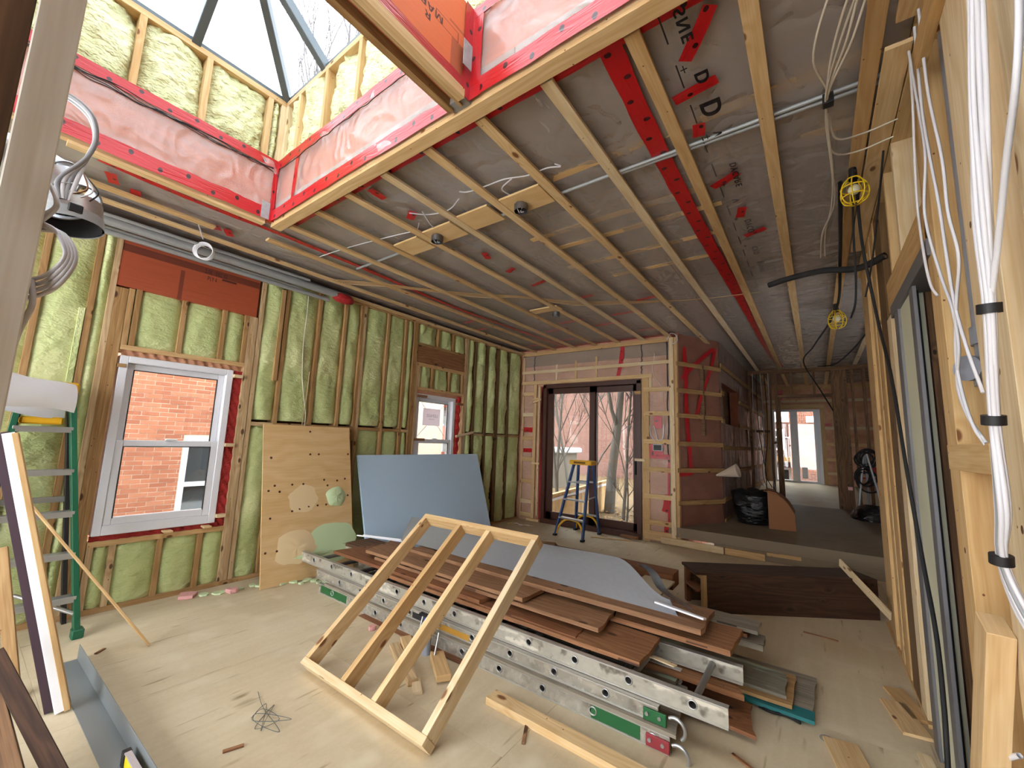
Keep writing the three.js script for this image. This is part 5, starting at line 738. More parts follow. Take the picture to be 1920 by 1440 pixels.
{ // cable bundle under the ceiling at right
  const t = thing('cable_bundle', 'bundle of thin white cables hanging under the right ceiling', 'cable', [0.13, 2.95, -2.2]), y = 3.03;
  const P = [[0.2, y, -1.45], [0.12, y - 0.02, -1.62], [0.07, y - 0.04, -1.85], [0.12, y - 0.03, -2.1], [0.12, y - 0.02, -2.3], [0.15, y - 0.03, -2.7], [0.17, y - 0.02, -3.2], [0.12, y - 0.02, -3.6], [0.11, y - 0.04, -4.0]];
  for (let i = 0; i < 5; i++) tube('cable_strand', P.map((p, k) => [p[0] + (k < 3 ? [0, 0.07, 0.09, 0.1, 0.12][i] : 0) + rr(-0.006, 0.006) + (k > 5 ? (i % 2 ? 0.025 * Math.sin(k) : 0) : 0), p[1] + rr(-0.012, 0.006), p[2]]), 0.0045, M.cableIn, t, 70, 6);
  tube('cable_strand', [[0.13, y, -2.3], [0.17, y - 0.02, -2.5], [0.28, y, -2.55], [0.4, y, -2.52]], 0.0045, M.cableIn, t, 24, 6); tube('cable_strand', [[0.13, y, -2.3], [0.16, y - 0.02, -2.62], [0.26, y, -2.7], [0.4, y, -2.66]], 0.0045, M.cableIn, t, 24, 6);
  box('tape_wrap', [0.105, 0.145], [y - 0.05, y - 0.0], [-2.19, -2.15], M.black, t);
}
cab('white cable pair running down the foam wall above the plywood', [[-4.495, 2.95, -2.2], [-4.49, 2.75, -2.2], [-4.5, 2.4, -2.2], [-4.5, 2.0, -2.23], [-4.49, 1.6, -2.3], [-4.49, 1.5, -2.3]], 0.005, M.cableIn);
cab('yellowish cable beside the white one on the foam wall', [[-4.5, 2.1, -2.3], [-4.49, 1.85, -2.29], [-4.49, 1.65, -2.28], [-4.49, 1.5, -2.27]], 0.005, M.stud[0]);
cab('small cable ring at the top corner by the patio door', [[-1.75, 3.02, -6.3], [-1.7, 3.12, -6.32], [-1.62, 3.08, -6.3], [-1.6, 2.98, -6.28], [-1.68, 2.94, -6.3]], 0.007);
// yellow cage work lamps on a black cord
function cageLamp(l, x, y, z, s) {
  const t = thing('cage_lamp', l, 'work lamp', [x, y, z], 'yellow cage lamps under the ceiling');
  cyl('lamp_socket', [x, y + 0.05 * s, z], [x, y + 0.12 * s, z], 0.022 * s, M.black, t, 0.018 * s, 12);
  for (let i = 0; i < 7; i++) { const a = i / 7 * 6.283, p = []; for (const [r, h] of [[0.024, 0.06], [0.055, 0.02], [0.066, -0.03], [0.05, -0.08], [0.015, -0.1]]) p.push([x + r * s * Math.cos(a), y + h * s, z + r * s * Math.sin(a)]); tube('cage_wire', p, 0.0035 * s, M.yellowL, t, 20, 5); }
  for (const [r, h] of [[0.06, 0.0], [0.06, -0.055], [0.03, 0.055]]) { const o = new THREE.Mesh(new THREE.TorusGeometry(r * s, 0.0035 * s, 5, 24), M.yellowL); o.name = numbered('cage_ring'); o.rotation.x = Math.PI / 2; o.position.set(x, y + h * s, z); put(o, t); }
  const b = new THREE.Mesh(new THREE.SphereGeometry(0.03 * s, 14, 10), mat({ color: 0xd8d0b0, roughness: 0.2 })); b.name = numbered('lamp_bulb'); b.position.set(x, y - 0.01 * s, z); put(b, t);
}
cageLamp('nearer yellow cage lamp hanging from the right ceiling', 0.25, 2.92, -2.88, 1.0); cageLamp('farther yellow cage lamp in the dim kitchen ceiling', 0.26, 2.92, -5.75, 1.3);
const cord = (l, p, r = 0.007) => tag(tube('black_cord', p, r, M.rubber, scene, p.length * 8, 6), l, 'cord');
cord('black cord running down the right studs to the floor', [[0.26, 3.02, -2.86], [0.29, 2.7, -3.15], [0.33, 2.35, -3.25], [0.35, 2.2, -3.3], [0.36, 1.87, -3.1], [0.36, 1.35, -2.867], [0.36, 0.956, -2.668], [0.35, 0.7, -2.45], [0.33, 0.5, -2.3], [0.31, 0.3, -2.2], [0.28, 0.02, -2.0]], 0.008);
cord('black cord hanging straight below the nearer cage lamp', [[0.25, 2.98, -2.9], [0.25, 2.75, -3.1], [0.25, 2.45, -3.2], [0.24, 2.33, -3.24], [0.22, 2.27, -3.3]], 0.006); cord('thin dark cord crossing the stud tops beside the lamp', [[0.37, 3.02, -2.75], [0.35, 2.72, -3.1], [0.33, 2.55, -3.25], [0.3, 2.4, -3.32]], 0.005);
cord('black cord strung below the far kitchen ceiling', [[0.2, 3.04, -3.0], [0.24, 3.0, -4.2], [0.26, 3.0, -5.7], [0.05, 2.98, -7.5], [-0.1, 2.95, -8.8], [0.1, 2.6, -9.6], [0.3, 2.2, -10]], 0.012);
cord('dark cord loop hanging from the kitchen strapping', [[0.6, 3.04, -5.2], [0.62, 2.96, -6.2], [0.5, 2.9, -7.6], [0.3, 2.86, -8.6], [0.1, 2.95, -9.2]], 0.01);
tag(tube('pipe_insulation', [[-0.24, 2.72, -3.72], [-0.12, 2.73, -3.68], [0.1, 2.72, -3.6], [0.3, 2.66, -3.5], [0.42, 2.68, -3.4]], 0.022, M.rubber, scene, 30, 10), 'black foam pipe sleeve sticking out of the right wall', 'pipe sleeve');
{ const t = thing('cable_bundle', 'thick bundle of white cables taped along the right foreground stud', 'cable', [0.35, 1.5, -1.4]);
  const P = [[0.37, 3.02, -1.12], [0.36, 2.75, -1.2], [0.36, 2.5, -1.27], [0.35, 2.25, -1.31], [0.34, 1.97, -1.335], [0.34, 1.76, -1.365], [0.34, 1.51, -1.425], [0.34, 1.3, -1.45], [0.34, 1.19, -1.487], [0.36, 1.08, -1.47], [0.385, 1.0, -1.4]];
  for (let i = 0; i < 8; i++) { const a = i / 8 * 6.283, r = i < 3 ? 0.008 : 0.017; tube('cable_strand', P.map((p, k) => { const tight = [5, 6, 8].includes(k) ? 0.75 : 1.25; return [p[0] - 0.006 + 0.5 * r * tight * Math.sin(a + k * 0.5) , p[1], p[2] + r * tight * Math.cos(a + k * 0.5) + (k < 4 ? rr(-0.016, 0.016) : 0)]; }), 0.0054, i === 2 ? M.cableGrey : M.cable, t, 80, 6); }
  for (const k of [5, 6, 8]) cyl('tape_wrap', [P[k][0] - 0.006, P[k][1] - 0.011, P[k][2] - 0.002], [P[k][0] - 0.006, P[k][1] + 0.011, P[k][2] + 0.002], 0.0205, M.black, t, 0.0205, 14); }
const scab = (l, p, r = 0.0048) => tag(tube('stud_cable', p, r, M.cable, scene, p.length * 9, 6), l, 'cable');
scab('left white cable in the bay beside the pocket opening', [[0.385, 3.04, -2.1], [0.385, 2.75, -2.05], [0.385, 2.535, -2.024], [0.37, 2.308, -2.039], [0.385, 2.044, -1.991], [0.385, 1.903, -1.9], [0.385, 1.769, -1.88], [0.385, 1.66, -1.94], [0.385, 1.549, -1.866], [0.4, 1.465, -1.79]]);
scab('middle white cable crossing in the bay before the grey pipe', [[0.385, 3.04, -1.98], [0.385, 2.7, -2.0], [0.385, 2.5, -1.97], [0.385, 2.29, -1.922], [0.385, 2.086, -1.899], [0.385, 1.911, -1.871], [0.385, 1.756, -1.801], [0.395, 1.608, -1.745]]);
scab('right white cable of three in the bay before the grey pipe', [[0.385, 3.04, -1.9], [0.385, 2.7, -1.9], [0.39, 2.4, -1.85], [0.385, 2.204, -1.828], [0.385, 2.031, -1.775], [0.385, 1.898, -1.857], [0.385, 1.709, -1.922], [0.385, 1.513, -1.82], [0.4, 1.46, -1.8]]);
scab('tan cable at the top of the stud left of the pocket bay', [[0.39, 3.04, -2.12], [0.39, 2.85, -2.15], [0.385, 2.634, -2.185], [0.385, 2.398, -2.225], [0.385, 2.059, -2.14], [0.395, 2.015, -2.12]]);
scab('loose white cable arcing from the far right post', [[0.37, 2.9, -1.0], [0.35, 2.6, -1.02], [0.34, 2.24, -1.055], [0.33, 2.111, -1.073], [0.335, 2.013, -1.175], [0.34, 1.871, -1.3], [0.335, 1.76, -1.365]], 0.006);
scab('white cable loop hanging low by the leaning two-by-four', [[0.395, 0.86, -1.8], [0.38, 0.74, -1.86], [0.36, 0.66, -1.95], [0.36, 0.6, -1.95], [0.365, 0.58, -1.88], [0.395, 0.64, -1.8]], 0.007);
{ const t = thing('drain_pipe', 'grey plastic drain pipe with coupling inside the right stud bay', 'pipe', [0.5, 1.9, -2.1]); cyl('pipe_body', [0.5, 1.68, -2.02], [0.5, 3.0, -2.02], 0.05, M.pvcGrey, t, 0.05, 24); cyl('pipe_coupling', [0.5, 1.66, -2.02], [0.5, 1.76, -2.02], 0.06, M.pvcGrey, t, 0.06, 24); cyl('pipe_coupling', [0.5, 1.8, -2.02], [0.5, 1.86, -2.02], 0.058, M.pvcGrey, t, 0.058, 24); cyl('clean_out', [0.46, 1.71, -1.98], [0.41, 1.71, -1.94], 0.04, M.pvcGrey, t, 0.042, 20); }
tag(beam('lumber_offcut', [0.335, 0.02, -2.05], [0.372, 0.97, -1.77], 0.1, 0.055, M.pineL[1], scene, [0, 0, 1]), 'pine two-by-four standing against the right foreground studs', 'lumber');
{ const t = thing('cable_coil', 'small purple cable ring at the right picture edge', 'cable', [0.34, 1.37, -1.32]); for (let i = 0; i < 3; i++) { const o = new THREE.Mesh(new THREE.TorusGeometry(0.04 - i * 0.003, 0.004, 6, 26), mat({ color: 0x8d7f9c, roughness: 0.4 })); o.name = numbered('cable_loop'); o.rotation.set(0, 1.3 + 0.1 * i, 0); o.position.set(0.375 + i * 0.004, 1.37, -1.3 - i * 0.004); put(o, t); } }

// ---------------------------------------------------------------- middle distance: hollow box, bag, cardboard, paper
{ // hollow wood box lying diagonally before the kitchen step
  const t = thing('wood_casing', 'dark hollow wooden casing lying across the floor by the right wall', 'wood box', [-0.2, 0, -4.55]);
  const a = V(-0.86, 0, -4.08), b = V(0.37, 0, -4.95), d = b.clone().sub(a).normalize(), n = V(d.z, 0, -d.x).multiplyScalar(d.x > 0 ? 1 : -1), pt = (u, y, k) => { const p = a.clone().addScaledVector(d, u).addScaledVector(n, k); return [p.x, y, p.z]; }, L = a.distanceTo(b), nn = n.toArray();
  beam('front_panel', pt(0.03, 0.155, 0.01), pt(L, 0.155, 0.01), 0.31, 0.02, M.darker, t); beam('top_panel', pt(-0.06, 0.322, 0.16), pt(L, 0.322, 0.16), 0.32, 0.024, M.darker, t, nn); beam('back_panel', pt(-0.02, 0.155, 0.31), pt(L, 0.155, 0.31), 0.31, 0.02, M.dark, t);
  beam('end_post', pt(0.015, 0, 0.02), pt(0.015, 0.31, 0.02), 0.04, 0.04, M.stud[1], t, nn); beam('end_post', pt(-0.02, 0, 0.29), pt(-0.02, 0.31, 0.29), 0.05, 0.04, M.plank[1], t, nn); beam('end_rail', pt(0.01, 0.285, 0.03), pt(0.01, 0.285, 0.28), 0.035, 0.03, M.stud[1], t); beam('end_shelf', pt(0.0, 0.17, 0.03), pt(0.0, 0.17, 0.28), 0.02, 0.1, M.plank[1], t);
}
off('loose pine strip leaning on the wooden casing by the right wall', [0.12, 0.42, -5.0], [0.39, 0.2, -4.42], 0.07, 0.014, M.pineL[0], [0, 1, 0.2]);
{ const pos = [], k = 28, rows = 14, idx = [], uv = []; for (let j = 0; j <= rows; j++) { const v = j / rows; for (let i = 0; i < k; i++) { const a = i / k * 6.283, r = 1 + 0.12 * (fbm(Math.cos(a) * 2 + 5, v * 4 + Math.sin(a) * 2, 0, 0, 3, 91) - 0.5) * 2, w = lerp(0.2, 0.29, sst(0, 0.6, v)) * (v > 0.93 ? lerp(1, 0.6, (v - 0.93) / 0.07) : 1); pos.push(-0.8 + 0.02 * v - 0.06 * v + r * w * Math.cos(a), 0.125 + 0.66 * v + (v > 0.85 ? 0.03 * Math.sin(a * 3) : 0), -7.55 + r * w * 0.8 * Math.sin(a)); uv.push(i / k, v); } } for (let j = 0; j < rows; j++) for (let i = 0; i < k; i++) { const a = j * k + i, b = j * k + (i + 1) % k; idx.push(a, a + k, b + k, a, b + k, b); } pos.push(-0.84, 0.76, -7.55); uv.push(0.5, 1); for (let i = 0; i < k; i++) idx.push(rows * k + i, pos.length / 3 - 1, rows * k + (i + 1) % k); const G = new THREE.BufferGeometry(); G.setAttribute('position', new THREE.Float32BufferAttribute(pos, 3)); G.setAttribute('uv', new THREE.Float32BufferAttribute(uv, 2)); G.setIndex(idx); G.computeVertexNormals(); tag(mesh('garbage_bag', G, mat({ color: 0x0c0c10, roughness: 0.4, side: THREE.DoubleSide, ...bump(T.bag, 0.03) })), 'full black garbage bag standing on the kitchen floor', 'garbage bag'); }
{ const t = thing('cardboard_box', 'brown cardboard wrapped roll beside the black garbage bag', 'cardboard', [-0.5, 0.12, -7.35]); const m = mat({ color: 0x8a5c3a, roughness: 0.85, side: THREE.DoubleSide }); const g = plateG([[0, 0], [0.32, 0], [0.315, 0.4], [0.22, 0.56], [0.1, 0.68], [0, 0.7]], 0.5, [], 0.004); g.applyMatrix4(basis([1, 0, -0.1], [0, 1, 0], [0.1, 0, 1], [-0.66, 0.12, -7.75])); mesh('box_body', g, m, t); mesh('box_flap', slabG([-0.66, 0.82, -7.2], [0.36, -0.3, -0.05], [0, 0, -0.4], 10, 2, (a) => 0.08 * Math.sin(a * 3.14), 0.006), m, t); }
{ const G = new THREE.CylinderGeometry(0.015, 0.1, 0.32, 20, 4, true); const o = mesh('paper_cone', G, mat({ color: 0xb9a894, roughness: 0.8, side: THREE.DoubleSide })); o.position.set(-1.1, 1.05, -7.0); o.rotation.set(0.4, 0, 1.9); tag(o, 'rolled paper cone sticking out of the dark passage wall', 'paper'); }
{ const t = thing('hose_reel', 'dark tangle of coiled hoses on a stand in the dim kitchen corner', 'hose', [0.65, 0.2, -9.5]); for (let i = 0; i < 9; i++) { const o = new THREE.Mesh(new THREE.TorusGeometry(rr(0.12, 0.2), 0.014, 6, 24), M.rubber); o.name = numbered('hose_loop'); o.rotation.set(rr(-0.5, 0.5), rr(0.1, 0.9), 0); o.position.set(0.68 + rr(-0.05, 0.05), (i < 4 ? 1.35 : 0.95) + rr(-0.1, 0.1), -9.5 + rr(-0.05, 0.05)); put(o, t); } for (const [a, b] of [[[0.5, 0.2, -9.4], [0.66, 1.4, -9.5]], [[0.9, 0.2, -9.4], [0.7, 1.4, -9.5]], [[0.7, 0.2, -9.8], [0.68, 1.4, -9.5]]]) cyl('stand_leg', a, b, 0.018, M.galvDull, t, 0.018, 8); }
{ const G = new THREE.SphereGeometry(0.3, 26, 16); const P = G.attributes.position; for (let i = 0; i < P.count; i++) { const k = 1 + 0.5 * (fbm(P.getX(i) * 7 + 5, P.getY(i) * 7 + P.getZ(i) * 5, 0, 0, 3, 93) - 0.5); P.setXYZ(i, P.getX(i) * k, P.getY(i) * k * 0.7, P.getZ(i) * k); } G.computeVertexNormals(); const o = mesh('garbage_bag', G, mat({ color: 0x141418, roughness: 0.3, ...bump(T.bag, 0.04) })); o.position.set(0.72, 0.36, -9.2); tag(o, 'shiny black plastic heap under the coiled hoses', 'garbage bag'); }
for (let i = 0; i < 5; i++) tag(tube('kitchen_cable', [[-1.02 + i * 0.07, 3.0, -9.98], [-1.0 + i * 0.06 + rr(-0.04, 0.04), 2.2, -9.96], [-0.98 + i * 0.06, 1.5 + rr(-0.1, 0.1), -9.95], [-0.95 + i * 0.05 + rr(-0.06, 0.06), 0.9, -9.93], [-0.9 + i * 0.05, 0.6 + rr(-0.1, 0.1), -9.9]], 0.008, i % 2 ? M.rubber : M.cableGrey, scene, 30, 5), `dark cable hanging in the partition bay, ${['leftmost', 'second', 'third', 'fourth', 'rightmost'][i]} of five`, 'cable', 'cables hanging in the partition');

// ---------------------------------------------------------------- debris on the floor
function chip(name, label, cat, group, x, z, r, m, h = 0.006, y = 0) { const k = 7 + Math.floor(rnd() * 3), pts = []; const st = rr(0.5, 1); for (let i = 0; i < k; i++) { const a = i / k * 6.283; pts.push([r * Math.cos(a) * rr(0.7, 1.15), r * st * Math.sin(a) * rr(0.7, 1.15)]); } const g = plateG(pts, h, [], h * 0.2); g.rotateX(-Math.PI / 2); const o = mesh(name, g, m); o.position.set(x, y + h * 0.2, z); o.rotation.y = rnd() * 6; return tag(o, label, cat, group); }
const chipM = mat({ color: 0xc4d3a8, roughness: 0.8, ...bump(T.foam, 0.006) });
const order = ['leftmost', 'second', 'third', 'fourth', 'fifth', 'sixth', 'seventh', 'eighth', 'ninth', 'tenth', 'eleventh', 'rightmost'];
[[-4.2, -1.97, 0.05], [-4.14, -2.06, 0.045], [-4.12, -2.15, 0.05], [-4.06, -2.26, 0.055], [-4.0, -2.3, 0.04], [-3.95, -2.42, 0.07], [-3.9, -2.36, 0.04], [-3.86, -2.5, 0.06], [-4.22, -1.9, 0.035], [-4.28, -1.86, 0.03], [-3.92, -2.3, 0.03], [-4.02, -2.18, 0.025]].sort((p, q) => Math.atan2(p[0], -p[1]) - Math.atan2(q[0], -q[1])).forEach(([x, z, r], i) => chip('foam_chip', `pale green foam flake on the floor along the plywood sheet, ${order[i]} of twelve`, 'foam flake', 'green foam flakes before the plywood', x, z, r, chipM, 0.012));
const at3 = (a) => ['leftmost', 'middle', 'rightmost'][a];
[[-4.35, -1.5, 0.04], [-4.3, -1.6, 0.05], [-4.28, -1.75, 0.035]].forEach(([x, z, r], i) => chip('foam_chip', `pale foam flake under the big window, ${at3(i)} of three`, 'foam flake', 'foam flakes under the big window', x, z, r, chipM, 0.01));
const pinkT = mat({ color: 0xd8a09c, roughness: 0.95, ...bump(T.foam, 0.01) });
chip('wool_tuft', 'long pink wool tuft at the wall base under the big window', 'wool tuft', null, -4.4, -1.4, 0.08, pinkT, 0.02); chip('wool_tuft', 'round pink wool tuft on the floor right of the big window', 'wool tuft', null, -4.25, -1.68, 0.05, pinkT, 0.025); chip('wool_tuft', 'small pink wool tuft beside the bottom ladder', 'wool tuft', null, -2.72, -2.05, 0.03, pinkT, 0.02);
for (const [x, z, l, a, s] of [[-3.74, -0.76, 0.07, 0.8, 'orange wood splinter on the floor by the leaning strip'], [-2.19, -0.95, 0.08, 1.9, 'small pine stick in the empty foreground floor'], [-1.22, -1.86, 0.13, 1.1, 'thin wood sliver beside the foreground two-by-four'], [-0.05, -4.2, 0.22, 0.1, 'thin reddish splinter on the floor before the casing'], [-0.35, -2.35, 0.1, 0.5, 'small splinter on the floor right of the ladder hooks'], [-0.95, -5.6, 0.14, 0.3, 'pale sliver on the floor before the kitchen step'], [-0.25, -2.2, 0.06, 2.4, 'short dark stick beside the ladder hook']]) off(s, [x - l / 2 * Math.cos(a), 0.004, z - l / 2 * Math.sin(a)], [x + l / 2 * Math.cos(a), 0.005, z + l / 2 * Math.sin(a)], 0.018, 0.008, pick([M.plank[2], M.pineL[3], M.plank[0]]), [0, 0, 1], 'splinter');
off('flat pine offcut on the floor by the pocket opening', [0.28, 0.01, -3.42], [0.34, 0.01, -3.1], 0.12, 0.016, M.pineL[1]); off('pine board scrap beside the steel studs', [0.3, 0.01, -3.6], [0.39, 0.01, -3.28], 0.1, 0.016, M.pineL[3]); off('flat tan scrap at the bottom edge on the floor', [0.02, 0.01, -2.8], [0.1, 0.01, -2.45], 0.14, 0.016, M.pineL[1]); off('thin tan strip on the floor behind the foreground stud', [0.34, 0.008, -2.95], [0.36, 0.008, -2.4], 0.05, 0.012, M.pineL[0]);
off('flat shim on the floor at the patio door threshold', [-2.85, 0.006, -6.02], [-2.3, 0.008, -6.22], 0.05, 0.01, M.pineL[2]); off('brown wedge at the patio door corner', [-2.5, 0.03, -6.35], [-2.22, 0.04, -6.3], 0.05, 0.03, M.plank[2]);
{ const p = []; for (let i = 0; i < 13; i++) p.push([-2.28 + 0.16 * Math.cos(i * 1.9) * rr(0.4, 1), 0.004 + rr(0, 0.02), -1.12 + 0.11 * Math.sin(i * 2.3) * rr(0.4, 1)]); tag(tube('wire_scrap', [[-2.55, 0.004, -1.2], [-2.4, 0.006, -1.16], ...p], 0.0014, M.bar, scene, 260, 4), 'tangled thin wire lying on the foreground floor', 'wire'); }
tag(tube('cable_scrap', Array.from({ length: 12 }, (_, i) => [-0.03 + 0.03 * Math.cos(i * 0.55), 0.005, -2.79 + 0.03 * Math.sin(i * 0.55)]), 0.002, M.cableGrey, scene, 50, 5), 'small loop of grey wire on the floor at lower right', 'wire');
tag(tube('hose_scrap', [[-0.33, 0.012, -2.86], [-0.27, 0.014, -2.84], [-0.2, 0.012, -2.86], [-0.14, 0.01, -2.84]], 0.008, M.rubber, scene, 24, 6), 'short black strip beside the teal painted board', 'strip');
for (let i = 0; i < 5; i++) tag(tube('cable_scrap', [[-4.35 + i * 0.09, 0.012, -5.9 - i * 0.04], [-4.28 + i * 0.09, 0.02, -5.97], [-4.2 + i * 0.08, 0.012, -5.9 - 0.03 * i], [-4.12 + i * 0.07, 0.012, -5.98]], 0.008, i % 2 ? M.cable : M.pineL[3], scene, 24, 5), 'loose tan or white scrap heaped in the far left floor corner', 'cable scrap', 'scraps heaped in the far left corner');

// ---------------------------------------------------------------- outdoors
{
  const g = struct('ground', 'bare winter ground with dead leaves around the house');
  box('yard', [-30, 30], [-1.2, -0.7], [-60, -6.8], mat({ map: T.floor, color: 0x8d7c66, ...bump(T.noise, 0.03) }), g, 0); box('alley', [-30, -4.8], [-1.2, -0.7], [-6.8, 30], mat({ color: 0x6f6c68, roughness: 0.9 }), g, 2);
}
const brickM = [[0.40, 0.14, 0.075], [0.44, 0.16, 0.085], [0.37, 0.125, 0.068], [0.47, 0.18, 0.1]].map((c) => { const m = mat({ roughness: 0.9, ...bump(T.noise, 0.003) }); m.color.setRGB(...c); return m; });
const boxPlain = (x, y, z) => new THREE.BoxGeometry(x, y, z);
{ // neighbour's wall, brick by brick where the big window shows it
  const t = thing('brick_house', 'orange brick neighbouring house with a white framed window seen through the big window', 'building', [-8.2, -0.7, -2.5]);
  const Z0 = -4.6, Z1 = 0.2, Y0 = -0.7, Y1 = 3.4, hole = [-3.35, -2.28, -0.1, 1.28];
  const g = plateG([[-4, Y0], [8, Y0], [8, 6.2], [-4, 6.2]], 0.3, [[[-hole[1], hole[2]], [-hole[0], hole[2]], [-hole[0], hole[3]], [-hole[1], hole[3]]]]); g.applyMatrix4(basis([0, 0, -1], [0, 1, 0], [1, 0, 0], [-8.51, 0, 0]));
  mesh('mortar_wall', g, mat({ color: 0xd8c4b2, roughness: 0.95 }), t);
  const spots = [], ch = 0.0677, bl = 0.213; let row = 0;
  for (let y = Y0; y < Y1; y += ch, row++) for (let z = Z1 - (row % 2 ? bl / 2 : 0); z > Z0; z -= bl) {
    let a = z - 0.203, b = z; const inY = y + 0.0577 > hole[2] - 0.01 && y < hole[3] + 0.01;
    if (inY && b > hole[0] && a < hole[1]) { if (b > hole[1] + 0.02) a = hole[1] + 0.008; else if (a < hole[0] - 0.02) b = hole[0] - 0.008; else continue; }
    spots.push([y + 0.029, (a + b) / 2, b - a]);
  }
  const far = (s) => Math.hypot((s[0] - 1.2) * 0.75, s[1] + 2.05);
  spots.sort((a, b) => far(a) - far(b));
  const full = boxPlain(0.06, 0.0577, 0.203), rest = [];
  spots.forEach(([y, z, l], i) => { const bg = l > 0.2 ? full : boxPlain(0.06, 0.0577, l); if (i < 300) { const o = mesh('brick', bg, pick(brickM), t); o.position.x += -8.234 + rr(-0.003, 0.003); o.position.y += y; o.position.z += z; } else { const q = bg.clone(); q.translate(-8.234 + rr(-0.003, 0.003), y, z); q.translate(8.2, 0.7, 2.5); rest.push(q); } });
  const rb = new THREE.Mesh(mergeGeometries(rest), brickM[0]); rb.name = numbered('brick'); rb.userData = { kind: 'stuff' }; rb.castShadow = rb.receiveShadow = true; t.add(rb);
  const wf = (n, Y, Z, m = M.vinyl, d = 0) => box(n, [-8.32 + d, -8.2 + d], Y, Z, m, t, undefined, 0.004);
  wf('window_frame', [-0.1, 1.28], [-2.36, -2.28]); wf('window_frame', [-0.1, 1.28], [-3.35, -3.27]); wf('window_frame', [1.2, 1.28], [-3.27, -2.36]); wf('window_frame', [-0.1, -0.02], [-3.27, -2.36]); wf('meeting_rail', [0.5, 0.57], [-3.27, -2.36]); wf('pane', [-0.02, 1.2], [-3.27, -2.36], phys({ color: 0x3c4044, roughness: 0.06, metalness: 0 }), -0.06);
  wf('window_sill', [-0.16, -0.1], [-3.4, -2.23], M.white, 0.05); wf('vent_strip', [2.37, 2.42], [-3.0, -2.42], mat({ color: 0x8f8c88, metalness: 0.4 }), 0.03);
  box('parapet', [-8.6, -8.1], [6.2, 6.35], [-8, 4], M.grey, t, 2);
}
{ // pale house and red roof seen through the small window
  const t = thing('white_house', 'pale clapboard house with a red roof seen through the small window', 'building', [-11, -0.7, -9]);
  box('wall', [-14, -10.5], [-0.7, 2.6], [-14, -8.3], mat({ color: 0x8f9192, roughness: 0.8 }), t, 1); for (let i = 0; i < 12; i++) box('clapboard', [-10.52, -10.48], [0.2 + i * 0.2, 0.38 + i * 0.2], [-14, -8.3], mat({ color: 0x9a9c9e, roughness: 0.8 }), t, 2);
  const r = mat({ color: 0xa05548, roughness: 0.85 }); beam('roof', [-10.2, 2.5, -11.2], [-12.3, 4, -11.2], 6.4, 0.1, r, t, [0, 0, 1]); beam('roof', [-14.4, 2.5, -11.2], [-12.3, 4, -11.2], 6.4, 0.1, r, t, [0, 0, 1]);
  box('window_frame', [-10.48, -10.42], [0.9, 1.9], [-10.2, -9.4], M.white, t, 1); box('pane', [-10.44, -10.41], [0.98, 1.82], [-10.12, -9.48], M.black, t, 1);
  box('porch_wall', [-10.4, -9.2], [-0.7, 1.0], [-9.1, -8.4], r, t, 1); box('porch_post', [-9.3, -9.15], [1.0, 2.4], [-8.6, -8.45], M.white, t, 1); beam('porch_roof', [-9.0, 1.35, -8.8], [-10.45, 2.1, -8.8], 1.6, 0.06, r, t, [0, 0, 1]);
}
const brickTex = (w, h, a, b) => tex(256, 256, (u, v) => { const r = Math.floor(v * 16), f = v * 16 - r, x = u * 5 + (r % 2) * 0.5, fx = x - Math.floor(x); if (f < 0.14 || fx < 0.05) return mixc(a, hex(0xcdbfb2), 0.45); return mixc(a, b, hash(Math.floor(x) % 5, r, 5)); }, w, h);
const farBrick = mat({ map: brickTex(1.07, 1.08, hex(0x77524a), hex(0x68463d)), roughness: 0.9 }), farBrick2 = mat({ map: brickTex(1.07, 1.08, hex(0x80503f), hex(0x744837)), roughness: 0.9 });
{ const t = thing('apartment_building', 'red brick apartment building behind the bare trees beyond the patio door', 'building', [-10, -0.7, -26]); box('wall', [-17, -3.5], [-0.7, 9], [-30, -25.5], farBrick, t, 0); for (const [x, y] of [[-13.2, 6], [-10.6, 6], [-8.2, 6], [-6, 6]]) { box('window_frame', [x, x + 1.1], [y, y + 1.5], [-25.52, -25.42], M.white, t, 1); box('pane', [x + 0.08, x + 1.02], [y + 0.08, y + 1.42], [-25.43, -25.4], M.black, t, 1); } box('flat_roof', [-17.2, -3.3], [9, 9.2], [-30, -25.3], M.grey, t, 0); }
{ const t = thing('shed', 'low shed with a snowy roof in the back yard', 'shed', [-9, -0.7, -17]); box('wall', [-13.2, -9.8], [-0.7, 0.9], [-19, -17], mat({ color: 0x6e675d }), t, 0); box('snow', [-13.4, -9.6], [0.9, 1.15], [-19.2, -16.8], mat({ color: 0xb9bec6, roughness: 0.9 }), t, 0, 0.08); box('door', [-11.2, -10.4], [-0.7, 0.7], [-17.0, -16.95], M.grey, t, 1); }
{ const t = thing('brick_block', 'flat pink brick wall with two white vents seen through the far white door', 'building', [2, -0.7, -22]); box('wall', [-0.86, 6], [-0.7, 8], [-24, -20.5], farBrick2, t, 1); box('stone_band', [-0.87, 6], [1.95, 1.99], [-20.53, -20.49], M.grey, t, 0); box('vent', [-0.28, 0.0], [2.55, 2.8], [-20.6, -20.44], M.white, t, 1); box('vent', [-0.5, -0.28], [1.25, 1.42], [-20.6, -20.44], M.white, t, 1); box('base_course', [-0.88, 6], [-0.7, 0.55], [-20.6, -20.45], farBrick, t, 0); }
